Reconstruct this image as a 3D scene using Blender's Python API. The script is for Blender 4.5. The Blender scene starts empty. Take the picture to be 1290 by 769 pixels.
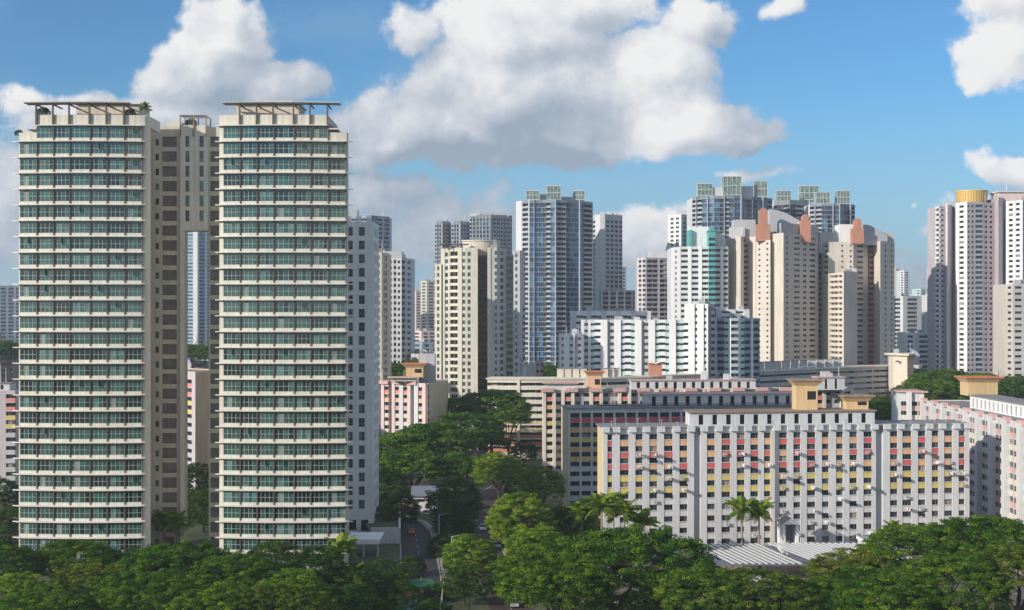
import bpy, math, random
import numpy as np
from mathutils import Vector, Matrix
R = math.radians
sc = bpy.context.scene
COL = sc.collection
# ------------------------------------------------------------------ camera
F, HX, HY, EYE = 1700.0, 645.0, 400.0, 56.0
cam_d = bpy.data.cameras.new("camera"); cam = bpy.data.objects.new("camera", cam_d); COL.objects.link(cam)
cam.location = (0, 0, EYE); cam.rotation_euler = (R(90), 0, 0)
cam_d.sensor_width = 36; cam_d.lens = F/1290*36; cam_d.shift_y = 15.5/1290
cam_d.clip_start = 1; cam_d.clip_end = 60000
sc.camera = cam
# ------------------------------------------------------------------ light
SUN_AZ, SUN_EL = 55.0, 20.0          # degrees left of straight-behind the camera, height
w = bpy.data.worlds.new("World"); sc.world = w; w.use_nodes = True
sun_d = bpy.data.lights.new("sun", 'SUN'); sun = bpy.data.objects.new("sun", sun_d); COL.objects.link(sun)
sun_d.energy = 4.9; sun_d.angle = R(0.5); sun_d.color = (1.0, 0.90, 0.76)
sdir = Vector((-math.sin(R(SUN_AZ))*math.cos(R(SUN_EL)), -math.cos(R(SUN_AZ))*math.cos(R(SUN_EL)), math.sin(R(SUN_EL))))
sun.rotation_euler = sdir.to_track_quat('Z', 'Y').to_euler(); sun.location = (-200, -100, 300)
vs = sc.view_settings
vs.view_transform = 'Standard'; vs.look = 'None'; vs.gamma = 1; vs.use_curve_mapping = False; vs.exposure = 0.0
cy = sc.cycles
cy.max_bounces = 5; cy.diffuse_bounces = 3; cy.glossy_bounces = 2; cy.transmission_bounces = 2
cy.transparent_max_bounces = 6; cy.volume_bounces = 1; cy.use_denoising = True
cy.sample_clamp_indirect = 4.0; cy.caustics_reflective = False; cy.caustics_refractive = False

def world_sky():
    nt = w.node_tree; N = nt.nodes; L = nt.links; N.clear()
    out = N.new('ShaderNodeOutputWorld'); bg = N.new('ShaderNodeBackground'); L.new(bg.outputs[0], out.inputs[0])
    bg.inputs[1].default_value = 0.10
    sky = N.new('ShaderNodeTexSky'); sky.sky_type = 'NISHITA'; sky.sun_disc = False
    sky.sun_elevation = R(SUN_EL); sky.sun_rotation = R(180 + SUN_AZ)
    sky.altitude = 0; sky.air_density = 1.0; sky.dust_density = 0.4; sky.ozone_density = 2.5
    # cloud field group: direction plane coordinates (x/y, z/y) -> cumulus thickness
    g = bpy.data.node_groups.new('cumulus_field', 'ShaderNodeTree')
    g.interface.new_socket('P', in_out='INPUT', socket_type='NodeSocketVector')
    g.interface.new_socket('D', in_out='OUTPUT', socket_type='NodeSocketFloat')
    gi = g.nodes.new('NodeGroupInput'); go = g.nodes.new('NodeGroupOutput'); GL = g.links
    def m(op, a, b=None, c=None):
        n = g.nodes.new('ShaderNodeMath'); n.operation = op
        for i, x in enumerate((a, b, c)):
            if x is None: continue
            if isinstance(x, (int, float)): n.inputs[i].default_value = x
            else: GL.new(x, n.inputs[i])
        return n.outputs[0]
    def vm(op, a, b=None):
        n = g.nodes.new('ShaderNodeVectorMath'); n.operation = op
        for i, x in enumerate((a, b)):
            if x is None: continue
            if isinstance(x, tuple): n.inputs[i].default_value = x
            else: GL.new(x, n.inputs[i])
        return n.outputs['Value'] if op in ('LENGTH', 'DOT_PRODUCT') else n.outputs[0]
    P = gi.outputs[0]
    warp = g.nodes.new('ShaderNodeTexNoise'); warp.noise_dimensions = '2D'; GL.new(P, warp.inputs['Vector'])
    warp.inputs['Scale'].default_value = 14; warp.inputs['Detail'].default_value = 3
    wv = vm('MULTIPLY', vm('SUBTRACT', warp.outputs['Color'], (.5, .5, .5)), (.05, .04, 0))
    PW = vm('ADD', P, wv)
    cur = None
    for (px, py, rx, ry, h) in CLOUDS:
        c = ((px-HX)/F, (HY-py)/F, 0)
        d = vm('LENGTH', vm('MULTIPLY', vm('SUBTRACT', PW, c), (F/rx, F/ry, 0)))
        b = m('MULTIPLY', m('SUBTRACT', 1.0, d), h)
        cur = b if cur is None else m('SMOOTH_MAX', cur, b, .15)
    def noise(scale, det, rough, off=(0, 0, 0)):
        n = g.nodes.new('ShaderNodeTexNoise'); n.noise_dimensions = '2D'; GL.new(vm('ADD', P, off), n.inputs['Vector'])
        n.inputs['Scale'].default_value = scale; n.inputs['Detail'].default_value = det; n.inputs['Roughness'].default_value = rough
        return n.outputs[0]
    def voro(scale):
        n = g.nodes.new('ShaderNodeTexVoronoi'); n.voronoi_dimensions = '2D'; GL.new(PW, n.inputs['Vector'])
        n.inputs['Scale'].default_value = scale
        return n.outputs['Distance']
    n1 = m('MULTIPLY', m('SUBTRACT', noise(11, 13, .68), .5), 1.25)
    v1 = m('MULTIPLY', m('SUBTRACT', .42, voro(34)), .26)
    v2 = m('MULTIPLY', m('SUBTRACT', .42, voro(85)), .14)
    n3 = m('MULTIPLY', m('SUBTRACT', noise(70, 6, .65, (3, 1, 0)), .5), .30)
    tot = m('ADD', m('ADD', m('ADD', cur, n1), m('ADD', v1, v2)), n3)
    GL.new(tot, go.inputs[0])
    # main tree
    def M(op, a, b=None, c=None, clamp=False):
        n = N.new('ShaderNodeMath'); n.operation = op; n.use_clamp = clamp
        for i, x in enumerate((a, b, c)):
            if x is None: continue
            if isinstance(x, (int, float)): n.inputs[i].default_value = x
            else: L.new(x, n.inputs[i])
        return n.outputs[0]
    tc = N.new('ShaderNodeTexCoord'); sp = N.new('ShaderNodeSeparateXYZ'); L.new(tc.outputs['Generated'], sp.inputs[0])
    yy = M('MAXIMUM', M('ABSOLUTE', sp.outputs[1]), 0.08)
    u = M('DIVIDE', sp.outputs[0], yy); v = M('DIVIDE', sp.outputs[2], yy)
    def field(du, dv):
        cmb = N.new('ShaderNodeCombineXYZ'); L.new(M('ADD', u, du), cmb.inputs[0]); L.new(M('ADD', v, dv), cmb.inputs[1])
        gr = N.new('ShaderNodeGroup'); gr.node_tree = g; L.new(cmb.outputs[0], gr.inputs[0]); return gr.outputs[0]
    d0 = field(0, 0); d1 = field(-.012, .012)
    def sm(x, a, b, o0=0.0, o1=1.0):
        n = N.new('ShaderNodeMapRange'); n.interpolation_type = 'SMOOTHSTEP'; L.new(x, n.inputs[0])
        n.inputs[1].default_value = a; n.inputs[2].default_value = b; n.inputs[3].default_value = o0; n.inputs[4].default_value = o1
        return n.outputs[0]
    def lin(x, a, b, o0=0.0, o1=1.0):
        n = N.new('ShaderNodeMapRange'); L.new(x, n.inputs[0])
        n.inputs[1].default_value = a; n.inputs[2].default_value = b; n.inputs[3].default_value = o0; n.inputs[4].default_value = o1
        return n.outputs[0]
    alpha = sm(d0, .02, .40)
    lit1 = M('SUBTRACT', d0, d1)
    # each cloud's underside is greyer: distance above its own base line, broken by noise
    wn = N.new('ShaderNodeTexNoise'); wn.noise_dimensions = '2D'; wc = N.new('ShaderNodeCombineXYZ'); L.new(u, wc.inputs[0]); L.new(v, wc.inputs[1]); L.new(wc.outputs[0], wn.inputs['Vector'])
    wn.inputs['Scale'].default_value = 13; wn.inputs['Detail'].default_value = 9; wn.inputs['Roughness'].default_value = .62
    hgt = None
    for (px, py, rx, y0, y1) in BASES:
        gx = M('MULTIPLY', M('SUBTRACT', u, (px-HX)/F), F/rx); wgt = M('SUBTRACT', 1.0, M('MINIMUM', M('MULTIPLY', gx, gx), 1.0))
        h_ = M('MULTIPLY', lin(v, (HY-y1)/F, (HY-y0)/F), wgt); hgt = h_ if hgt is None else M('MAXIMUM', hgt, h_)
    lit = M('ADD', M('ADD', M('MULTIPLY', lit1, .5), M('MULTIPLY', hgt, .70)), M('MULTIPLY', M('SUBTRACT', wn.outputs[0], .5), 1.0))
    lit = M('ADD', lit, .16, clamp=True)
    cr = N.new('ShaderNodeValToRGB'); L.new(lit, cr.inputs[0]); e = cr.color_ramp.elements
    e[0].position = .0; e[0].color = (3.3, 4.1, 5.1, 1)
    e[1].position = 1.0; e[1].color = (8.9, 8.9, 8.9, 1)
    el = cr.color_ramp.elements.new(.45); el.color = (5.3, 5.8, 6.6, 1); el = cr.color_ramp.elements.new(.75); el.color = (7.5, 7.7, 8.1, 1)
    # thin veil + paler low sky
    vn = N.new('ShaderNodeTexNoise'); vn.noise_dimensions = '2D'; cv = N.new('ShaderNodeCombineXYZ'); L.new(M('MULTIPLY', u, .35), cv.inputs[0]); L.new(v, cv.inputs[1])
    L.new(cv.outputs[0], vn.inputs['Vector']); vn.inputs['Scale'].default_value = 16; vn.inputs['Detail'].default_value = 6
    veil = M('MULTIPLY', sm(vn.outputs[0], .5, .85), .35)
    low = sm(v, .0, .19, .85, 0.0)
    a2 = M('MAXIMUM', veil, low)
    # broken cloud added out of view, overhead and behind, to raise the fill light
    on = N.new('ShaderNodeTexNoise'); on.inputs['Scale'].default_value = 2.6; on.inputs['Detail'].default_value = 5; L.new(tc.outputs['Generated'], on.inputs['Vector'])
    hi = sm(sp.outputs[2], .26, .42); bk = sm(sp.outputs[1], .15, -.25); zone = M('MAXIMUM', hi, bk)
    over = M('MULTIPLY', sm(on.outputs[0], .40, .56), zone)
    alpha = M('MULTIPLY', alpha, M('SUBTRACT', 1.0, zone))
    tint = N.new('ShaderNodeMix'); tint.data_type = 'RGBA'; tint.blend_type = 'MULTIPLY'; tint.inputs[0].default_value = 1
    L.new(sky.outputs[0], tint.inputs[6]); tint.inputs[7].default_value = SKY_TINT
    mx0 = N.new('ShaderNodeMix'); mx0.data_type = 'RGBA'; L.new(a2, mx0.inputs[0]); L.new(tint.outputs[2], mx0.inputs[6]); mx0.inputs[7].default_value = (3.3, 5.0, 6.5, 1)
    mx = N.new('ShaderNodeMix'); mx.data_type = 'RGBA'; L.new(alpha, mx.inputs[0]); L.new(mx0.outputs[2], mx.inputs[6]); L.new(cr.outputs[0], mx.inputs[7])
    mo = N.new('ShaderNodeMix'); mo.data_type = 'RGBA'; L.new(over, mo.inputs[0]); L.new(mx.outputs[2], mo.inputs[6]); mo.inputs[7].default_value = (5.6, 6.0, 6.6, 1)
    L.new(mo.outputs[2], bg.inputs[0])
HAZE = 0.00013
SKY_TINT = (.60, 1.0, 1.30, 1)
# cumulus lobes: where (in px of the photo's field of view, i.e. directions), radii, strength
CLOUDS = [(288, 50, 78, 66, 1.5), (262, 95, 100, 62, 1.7), (335, 112, 75, 48, 1.3), (130, 160, 170, 40, 1.1), (-10, 250, 80, 140, 1.0), (230, 150, 170, 45, 1.3), (40, 135, 60, 25, .6),
          (640, 125, 185, 95, 1.9), (560, 160, 160, 62, 1.8), (740, 120, 175, 90, 1.9), (500, 175, 95, 45, 1.5), (690, 168, 250, 55, 1.5), (860, 160, 130, 48, 1.6), (920, 172, 72, 30, 1.2), (455, 200, 70, 25, .9),
          (885, 28, 70, 44, 1.3), (720, 5, 130, 60, 1.4), (800, 90, 110, 70, 1.6), (520, 50, 55, 45, .85), (560, 30, 55, 30, .6), (630, 45, 100, 60, 1.3), (700, 40, 90, 50, 1.4),
          (1285, 55, 85, 62, 1.4), (1262, 0, 70, 38, 1.0), (995, 10, 34, 24, .95), (1290, 222, 85, 26, 1.3), (1240, 300, 90, 60, .95), (1162, 256, 16, 10, .35),
          (840, 310, 95, 50, .85), (560, 290, 150, 70, .62), (480, 250, 110, 60, .55), (1050, 340, 200, 50, .4), (950, 222, 50, 10, .5)]
# undersides: centre px, half width, top and base line
BASES = [(285, 330, -90, 200), (690, 430, -20, 222), (1285, 150, -20, 120), (0, 130, 110, 330), (1240, 140, 205, 340), (995, 60, -10, 40), (840, 100, 260, 345)]
BASES = [(a, 0, b, c, d) for a, b, c, d in BASES]
world_sky()
w.cycles.sampling_method = 'MANUAL'; w.cycles.sample_map_resolution = 512
# ------------------------------------------------------------------ helpers
def C(px, Y, dx=0, dy=0): return ((px-HX)*Y/F+dx, Y+dy)
def G(px, py): Y = EYE*F/(py-HY); return ((px-HX)*Y/F, Y)
def ZZ(py, Y): return EYE-(py-HY)*Y/F
MATS = {}
def new_mat(name):
    m = bpy.data.materials.new(name); m.use_nodes = True; MATS[name] = m
    nt = m.node_tree; b = nt.nodes['Principled BSDF']; return m, nt, b
def wallmat(name, col, rough=.85, stain=.22, scale=.35, bump=.02, spec=.3):
    """painted render / concrete: broad tone drift, vertical rain streaks, fine grain"""
    m, nt, b = new_mat(name); N, L = nt.nodes, nt.links
    geo = N.new('ShaderNodeNewGeometry')
    def noise(sv, scale, det=4):
        mp = N.new('ShaderNodeMapping'); mp.inputs['Scale'].default_value = sv; L.new(geo.outputs['Position'], mp.inputs[0])
        n = N.new('ShaderNodeTexNoise'); n.inputs['Scale'].default_value = scale; n.inputs['Detail'].default_value = det
        L.new(mp.outputs[0], n.inputs['Vector']); return n.outputs[0]
    a = noise((1, 1, .5), scale*.3); s = noise((1, 1, .07), 1.6, 5); f = noise((1, 1, 1), 3.0, 3)
    def mr(x, lo, hi, a0, a1):
        r = N.new('ShaderNodeMapRange'); L.new(x, r.inputs[0]); r.inputs[1].default_value = lo; r.inputs[2].default_value = hi
        r.inputs[3].default_value = a0; r.inputs[4].default_value = a1; return r.outputs[0]
    def mul(x, y):
        q = N.new('ShaderNodeMath'); q.operation = 'MULTIPLY'; L.new(x, q.inputs[0]); L.new(y, q.inputs[1]); return q.outputs[0]
    k = mul(mul(mr(a, .3, .7, 1-stain*.45, 1.06), mr(s, .35, .75, 1.03, 1-stain)), mr(f, .3, .7, .97, 1.03))
    mx = N.new('ShaderNodeVectorMath'); mx.operation = 'SCALE'; mx.inputs[0].default_value = col[:3]; L.new(k, mx.inputs['Scale'])
    L.new(mx.outputs[0], b.inputs['Base Color']); b.inputs['Roughness'].default_value = rough; b.inputs['Specular IOR Level'].default_value = spec
    return m
def plain(name, col, rough=.6, metal=0, spec=.5):
    m, nt, b = new_mat(name); b.inputs['Base Color'].default_value = (*col, 1); b.inputs['Roughness'].default_value = rough
    b.inputs['Metallic'].default_value = metal; b.inputs['Specular IOR Level'].default_value = spec; return m
def glass(name, col, rough=.06, ior=1.8, var=.5):
    m, nt, b = new_mat(name); N, L = nt.nodes, nt.links
    g = N.new('ShaderNodeNewGeometry'); n = N.new('ShaderNodeTexNoise'); n.inputs['Scale'].default_value = .55; n.inputs['Detail'].default_value = 2
    L.new(g.outputs['Position'], n.inputs['Vector'])
    r = N.new('ShaderNodeMapRange'); L.new(n.outputs[0], r.inputs[0]); r.inputs[1].default_value = .3; r.inputs[2].default_value = .7
    r.inputs[3].default_value = 1-var; r.inputs[4].default_value = 1+var
    s = N.new('ShaderNodeVectorMath'); s.operation = 'SCALE'; s.inputs[0].default_value = col; L.new(r.outputs[0], s.inputs['Scale'])
    L.new(s.outputs[0], b.inputs['Base Color']); b.inputs['Roughness'].default_value = rough; b.inputs['IOR'].default_value = ior
    return m
# walls
for n_, c_ in dict(cream=(.66, .64, .575), cream_dark=(.60, .55, .47), cream_pale=(.56, .54, .48), white=(.60, .62, .65), corridor=(.74, .70, .62), white_bright=(.78, .80, .82), hdb_white=(.60, .61, .64), hdb_groove=(.36, .38, .43),
                   grey_wall=(.42, .45, .50), grey_warm=(.56, .52, .49), grey_pale=(.47, .49, .52), tower_grey=(.24, .28, .34), tower_fin=(.42, .46, .52), blue_grey=(.30, .37, .47), slate=(.16, .19, .24), concrete=(.34, .34, .33),
                   concrete_dark=(.2, .2, .2), salmon=(.52, .25, .18), tan=(.65, .60, .54), hdb_cream=(.70, .64, .54), brown=(.34, .22, .16), pink=(.62, .40, .38), pink_pale=(.70, .58, .58),
                   lavender=(.52, .47, .51), mauve=(.42, .36, .41), peach=(.74, .48, .32), yellow=(.66, .48, .27), yellow_dull=(.66, .55, .34), orange_panel=(.72, .42, .24), red_panel=(.60, .13, .13),
                   yellow_panel=(.66, .52, .16), pink_panel=(.72, .26, .27), orange_deep=(.62, .22, .10), teal_paint=(.12, .42, .40), teal_pale=(.50, .68, .68), ledge=(.68, .665, .62), post=(.13, .10, .085), purple=(.20,.17,.22)).items():
    wallmat(n_, c_, stain=.14 if n_ in ('hdb_white', 'white', 'white_bright') else .2)
wallmat('roof_grey', (.30, .30, .30), stain=.4, scale=1); wallmat('roof_brown', (.34, .26, .21), stain=.4); wallmat('roof_metal', (.42, .47, .54), rough=.5, stain=.2)
wallmat('tile_red', (.42, .14, .09), stain=.3); wallmat('paving', (.42, .35, .27), stain=.3, scale=1); wallmat('asphalt', (.042, .045, .05), stain=.35, scale=2)
wallmat('asphalt_brown', (.085, .06, .055), stain=.35, scale=2); wallmat('kerb', (.38, .37, .35)); wallmat('bark', (.10, .075, .055), stain=.5, scale=4); wallmat('bark_pale', (.30, .27, .22), stain=.4, scale=3)
wallmat('court_green', (.04, .17, .09)); wallmat('court_red', (.42, .08, .05)); wallmat('marking', (.42, .42, .40), stain=.4)
plain('frame_white', (.32, .38, .37), .5); plain('frame_dark', (.07, .07, .08), .5); plain('frame_grey', (.2, .21, .23), .5); plain('frame_blue', (.30, .42, .55), .5)
plain('metal_white', (.75, .76, .78), .4); plain('metal_dark', (.06, .06, .065), .5); plain('ac_body', (.42, .41, .40), .5); plain('ac_grille', (.08, .08, .08), .6)
plain('gold', (.70, .48, .16), .45); plain('gold_dark', (.45, .27, .06), .5); plain('tyre', (.02, .02, .02), .8); plain('lamp_glass', (.8, .8, .75), .2); plain('tail_lamp', (.5, .02, .02), .3)
plain('paint_red', (.45, .02, .03), .25); plain('paint_white', (.75, .76, .78), .25); plain('paint_silver', (.45, .48, .52), .25, .4); plain('pool_water', (.02, .20, .28), .35)
for n_, c_ in dict(cloth_pale=(.55, .56, .58), cloth_red=(.5, .08, .08), cloth_white=(.7, .7, .7), cloth_blue=(.1, .18, .4), cloth_yellow=(.6, .5, .1), cloth_dark=(.08, .08, .1)).items(): plain(n_, c_, .9)
glass('glass_teal', (.030, .088, .078), ior=1.9); glass('glass_teal_dark', (.008, .020, .022), ior=1.8); glass('glass_teal_pale', (.09, .18, .18), .2, 1.6); glass('curtain', (.20, .23, .22), .5, 1.5, .2)
glass('glass_dark', (.022, .023, .026), .1, 1.6); glass('glass_black', (.010, .010, .011), .15, 1.5); glass('glass_mid', (.06, .065, .075), .15, 1.6); glass('curtain_warm', (.30, .24, .18), .6, 1.45, .3)
glass('glass_blue', (.015, .06, .17), .08, 1.8, .35); glass('glass_blue_pale', (.10, .20, .33), .15, 1.7, .35); glass('glass_green', (.15, .23, .20), .15, 1.6); glass('louvre', (.20, .18, .165), .5, 1.5, .25); glass('glass_slate', (.03, .045, .07), .1, 1.7)
PG = dict(teal=['glass_teal']*5+['glass_teal_dark']*6+['glass_teal_pale']*2+['glass_teal']*3+['curtain'], dark=['glass_dark']*4+['glass_black']*4+['glass_mid']*2+['curtain_warm'],
          blue=['glass_blue']*4+['glass_slate']*2+['glass_blue_pale'], slate=['glass_slate']*4+['glass_black']*2+['glass_mid'], louvre=['louvre'], green=['glass_green'], black=['glass_black'])

class MB:
    def __init__(s): s.v = []; s.f = []; s.m = []
    def poly(s, pts, mat):
        n = len(s.v); s.v += [tuple(p) for p in pts]; s.f.append(tuple(range(n, n+len(pts)))); s.m.append(mat)
    def box(s, x0, x1, y0, y1, z0, z1, mat, top=None):
        n = len(s.v)
        s.v += [(x0, y0, z0), (x1, y0, z0), (x1, y1, z0), (x0, y1, z0), (x0, y0, z1), (x1, y0, z1), (x1, y1, z1), (x0, y1, z1)]
        for q, k in (((0, 3, 2, 1), mat), ((4, 5, 6, 7), top or mat), ((0, 1, 5, 4), mat), ((1, 2, 6, 5), mat), ((2, 3, 7, 6), mat), ((3, 0, 4, 7), mat)):
            s.f.append(tuple(n+i for i in q)); s.m.append(k)
    def prism(s, pts, z0, z1, mat, top=None, flare=None):
        n = len(pts); b = len(s.v); tp = flare or pts
        s.v += [(x, y, z0) for x, y in pts]+[(x, y, z1) for x, y in tp]
        for i in range(n): j = (i+1) % n; s.f.append((b+i, b+j, b+n+j, b+n+i)); s.m.append(mat)
        s.f.append(tuple(b+n+i for i in range(n))); s.m.append(top or mat)
        s.f.append(tuple(b+i for i in reversed(range(n)))); s.m.append(mat)
    def tube(s, p, q, r0, r1, mat, n=6):
        p, q = Vector(p), Vector(q); d = (q-p).normalized(); a = d.orthogonal().normalized(); c = d.cross(a); b = len(s.v)
        for (o, r) in ((p, r0), (q, r1)):
            for i in range(n): t = 2*math.pi*i/n; s.v.append(tuple(o+a*r*math.cos(t)+c*r*math.sin(t)))
        for i in range(n): j = (i+1) % n; s.f.append((b+i, b+j, b+n+j, b+n+i)); s.m.append(mat)
        s.f.append(tuple(b+n+i for i in range(n))); s.m.append(mat); s.f.append(tuple(b+i for i in reversed(range(n)))); s.m.append(mat)
    def add(s, o, M):
        n = len(s.v); s.v += [tuple(M @ Vector(p)) for p in o.v]; s.f += [tuple(n+i for i in f) for f in o.f]; s.m += o.m
    def mesh(s, name, off=(0, 0, 0), smooth=False):
        me = bpy.data.meshes.new(name); ox, oy, oz = off
        me.from_pydata([(x-ox, y-oy, z-oz) for x, y, z in s.v], [], s.f)
        keys = list(dict.fromkeys(s.m)); idx = {k: i for i, k in enumerate(keys)}
        for k in keys: me.materials.append(MATS[k])
        me.polygons.foreach_set('material_index', [idx[k] for k in s.m])
        if smooth: me.polygons.foreach_set('use_smooth', [True]*len(s.f))
        me.update(); return me
    def build(s, name, parent=None, off=None, smooth=False, **props):
        """off: world point that becomes the object's origin (defaults to the parent's location)"""
        ploc = tuple(parent.location) if parent else (0, 0, 0)
        if parent and parent.parent: ploc = tuple(Vector(ploc)+parent.parent.location)
        o_ = off or ploc
        me = s.mesh(name, o_, smooth); o = bpy.data.objects.new(name, me); COL.objects.link(o)
        o.location = tuple(Vector(o_)-Vector(ploc)); o.parent = parent
        for k, v_ in props.items(): o[k] = v_
        return o
def thing(name, label, cat, loc=(0, 0, 0), group=None):
    o = bpy.data.objects.new(name, None); COL.objects.link(o); o.location = loc; o.empty_display_size = 2
    o['label'] = label; o['category'] = cat
    if group: o['group'] = group
    return o
def tag(o, label, cat, group=None):
    o['label'] = label; o['category'] = cat
    if group: o['group'] = group
    return o
def inset(pts, d):
    n = len(pts); out = []
    for i in range(n):
        p0, p1, p2 = Vector(pts[i-1]), Vector(pts[i]), Vector(pts[(i+1) % n])
        a = (p1-p0).normalized(); b = (p2-p1).normalized(); na = Vector((-a.y, a.x)); nb = Vector((-b.y, b.x))
        m = na+nb; k = max(.35, 1+na.dot(nb)); out.append(tuple(p1+m*d/k))
    return out
# ------------------------------------------------------------------ windows
WINC = {}
def win_mesh(kind, wd, ht, var):
    fm, nv, nh, pg, post = kind; key = (kind, round(wd, 1), round(ht, 1), var)
    if key in WINC: return WINC[key]
    b = MB(); rnd = random.Random(var*7+nv); b.w = wd; b.h = ht
    mats = PG[pg]; base = mats[(var*5+3) % len(mats)]; base = 'glass_teal' if base == 'curtain' else base
    if pg == 'teal' and nv > 1:     # sashes differ: open, curtained, dark
        for i in range(nv+1):
            x0 = wd*i/(nv+1); x1 = wd*(i+1)/(nv+1); mt = base if rnd.random() < .65 else rnd.choice(mats)
            b.poly([(x0, 0, 0), (x1, 0, 0), (x1, 0, ht), (x0, 0, ht)], mt)
    else:
        if rnd.random() < .35 and nv:
            sx = wd*rnd.choice((.5, .35, .65)); b.poly([(0, 0, 0), (sx, 0, 0), (sx, 0, ht), (0, 0, ht)], base); b.poly([(sx, 0, 0), (wd, 0, 0), (wd, 0, ht), (sx, 0, ht)], rnd.choice(mats))
        else: b.poly([(0, 0, 0), (wd, 0, 0), (wd, 0, ht), (0, 0, ht)], base)
    if fm:
        t = .09 if nv > 2 else .06
        for i in range(nv+2):
            x = wd*i/(nv+1); x0 = max(0, x-t/2); x1 = min(wd, x+t/2)
            if i == 0: x1 = t
            if i == nv+1: x0 = wd-t
            b.box(x0, x1, -.07, -.005, 0, ht, fm)
        for j in range(nh+2):
            z = ht*(j*(.42 if nh == 1 and j == 1 else 1/(nh+1))) if j else 0
            if j == nh+1: z = ht-t
            b.box(t, wd-t, -.06, -.006, z, z+t, fm)
    if post: b.box(wd-.02, wd+.24, -.32, -.03, -.45, ht-.004, 'post')
    if len(b.f) > 6 and pg == 'teal' and post and var in (3,):   # casement swung open
        x0 = wd*.5; b.box(x0, x0+.05, -.75, -.08, ht*.45, ht*.95, 'frame_white')
    WINC[key] = b; return b
WINM = {}
class Building:
    def __init__(s, name, label, cat, loc, group=None, zvis=0, seed=1):
        s.root = thing(name, label, cat, (loc[0], loc[1], 0), group); s.wall = MB(); s.roof = MB(); s.wins = []; s.zvis = zvis; s.rnd = random.Random(seed); s.ledges = None; s.tops = []; s.clutter = loc[1] > 400
    def part(s, mb, name, **k):
        return mb.build(name, s.root, **k)
    def facade(s, p0, p1, z0, z1, st, pat, fh, top=.6, base=0, nofl=None):
        p0, p1 = Vector(p0), Vector(p1); d = p1-p0; Ln = d.length; d = d/Ln; n = Vector((d.y, -d.x)); W = s.wall
        if pat is None or Ln < .3:
            W.poly([(*p0, z0), (*p1, z0), (*p1, z1), (*p0, z1)], st if isinstance(st, str) else 'white'); return
        cols = [(c, st[c].get('w', 1)) for c in pat] if isinstance(pat, str) else pat
        tot = sum(x for _, x in cols); sc_ = Ln/tot; nf = max(0, int((z1-top-z0-base)/fh+.001)); ang = math.atan2(d.y, d.x)
        def P(u, off, z): q = p0+d*u+n*off; return (q.x, q.y, z)
        def face(u0, u1, off, za, zb, m):
            if zb-za > .01: W.poly([P(u0, off, za), P(u1, off, za), P(u1, off, zb), P(u0, off, zb)], m)
        u = 0; prev = 0
        for ci, (ch, wd) in enumerate(cols+[(None, 0)]):
            c = st[ch] if ch else {}; off = c.get('off', 0); m0 = c.get('m', st.get('m0', 'white'))
            if abs(off-prev) > .001:
                a, b = (prev, off); pm = m0 if off > prev else st[cols[ci-1][0]].get('m', st.get('m0', 'white')) if ci else m0
                W.poly([P(u, a, z0), P(u, b, z0), P(u, b, z1), P(u, a, z1)], c.get('sm', pm)); prev = off
                if off: pass
            if not ch: break
            u1 = u+wd*sc_
            if abs(off) > .001: W.poly([P(u, off, z1), P(u1, off, z1), P(u1, 0, z1), P(u, 0, z1)], m0)
            if 'sill' not in c: face(u, u1, off, z0, z1, m0)
            else:
                ml = c.get('ml', 0); a, b = u+ml, u1-ml; dp = c.get('d', .2); zt = z1-top
                if ml: face(u, a, off, z0, z1, m0); face(b, u1, off, z0, z1, m0)
                face(a, b, off, zt, z1, m0); zb_ = zt-nf*fh; face(a, b, off, z0, zb_, m0)
                for k in range(nf):
                    zf = zt-(k+1)*fh; si = zf+c['sill']; he = zf+c['head']
                    spm = c['sp'](k, ci) if callable(c.get('sp')) else c.get('sp', m0)
                    rm = c.get('rm', m0)
                    if c.get('gap') and k in c['gap']: face(a, b, off, zf, zf+fh, m0); continue
                    face(a, b, off, zf, si, spm); face(a, b, off, he, zf+fh, c.get('hm', m0))
                    W.poly([P(a, off, si), P(b, off, si), P(b, off-dp, si), P(a, off-dp, si)], rm)
                    W.poly([P(a, off-dp, he), P(b, off-dp, he), P(b, off, he), P(a, off, he)], rm)
                    W.poly([P(a, off, si), P(a, off-dp, si), P(a, off-dp, he), P(a, off, he)], rm)
                    W.poly([P(b, off-dp, si), P(b, off, si), P(b, off, he), P(b, off-dp, he)], rm)
                    if c.get('bal'):        # balcony: back window reaches to the floor behind the parapet
                        pass
                    if c.get('ledge'):
                        q0 = P(a-.05, off, si-.1); t_ = .16
                        W.poly([P(a-.08, off+t_, si-.12), P(b+.08, off+t_, si-.12), P(b+.08, off+t_, si), P(a-.08, off+t_, si)], c['ledge'])
                        W.poly([P(a-.08, off+t_, si), P(b+.08, off+t_, si), P(b+.08, off, si+.002), P(a-.08, off, si+.002)], c['ledge'])
                        W.poly([P(a-.08, off, si-.12), P(b+.08, off, si-.12), P(b+.08, off+t_, si-.12), P(a-.08, off+t_, si-.12)], c['ledge'])
                    kind = c.get('k', ('frame_grey', 1, 0, 'dark', False))
                    q = P(a, off-dp, si); s.wins.append((q, ang, b-a, he-si, kind, n))
            u = u1
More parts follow.
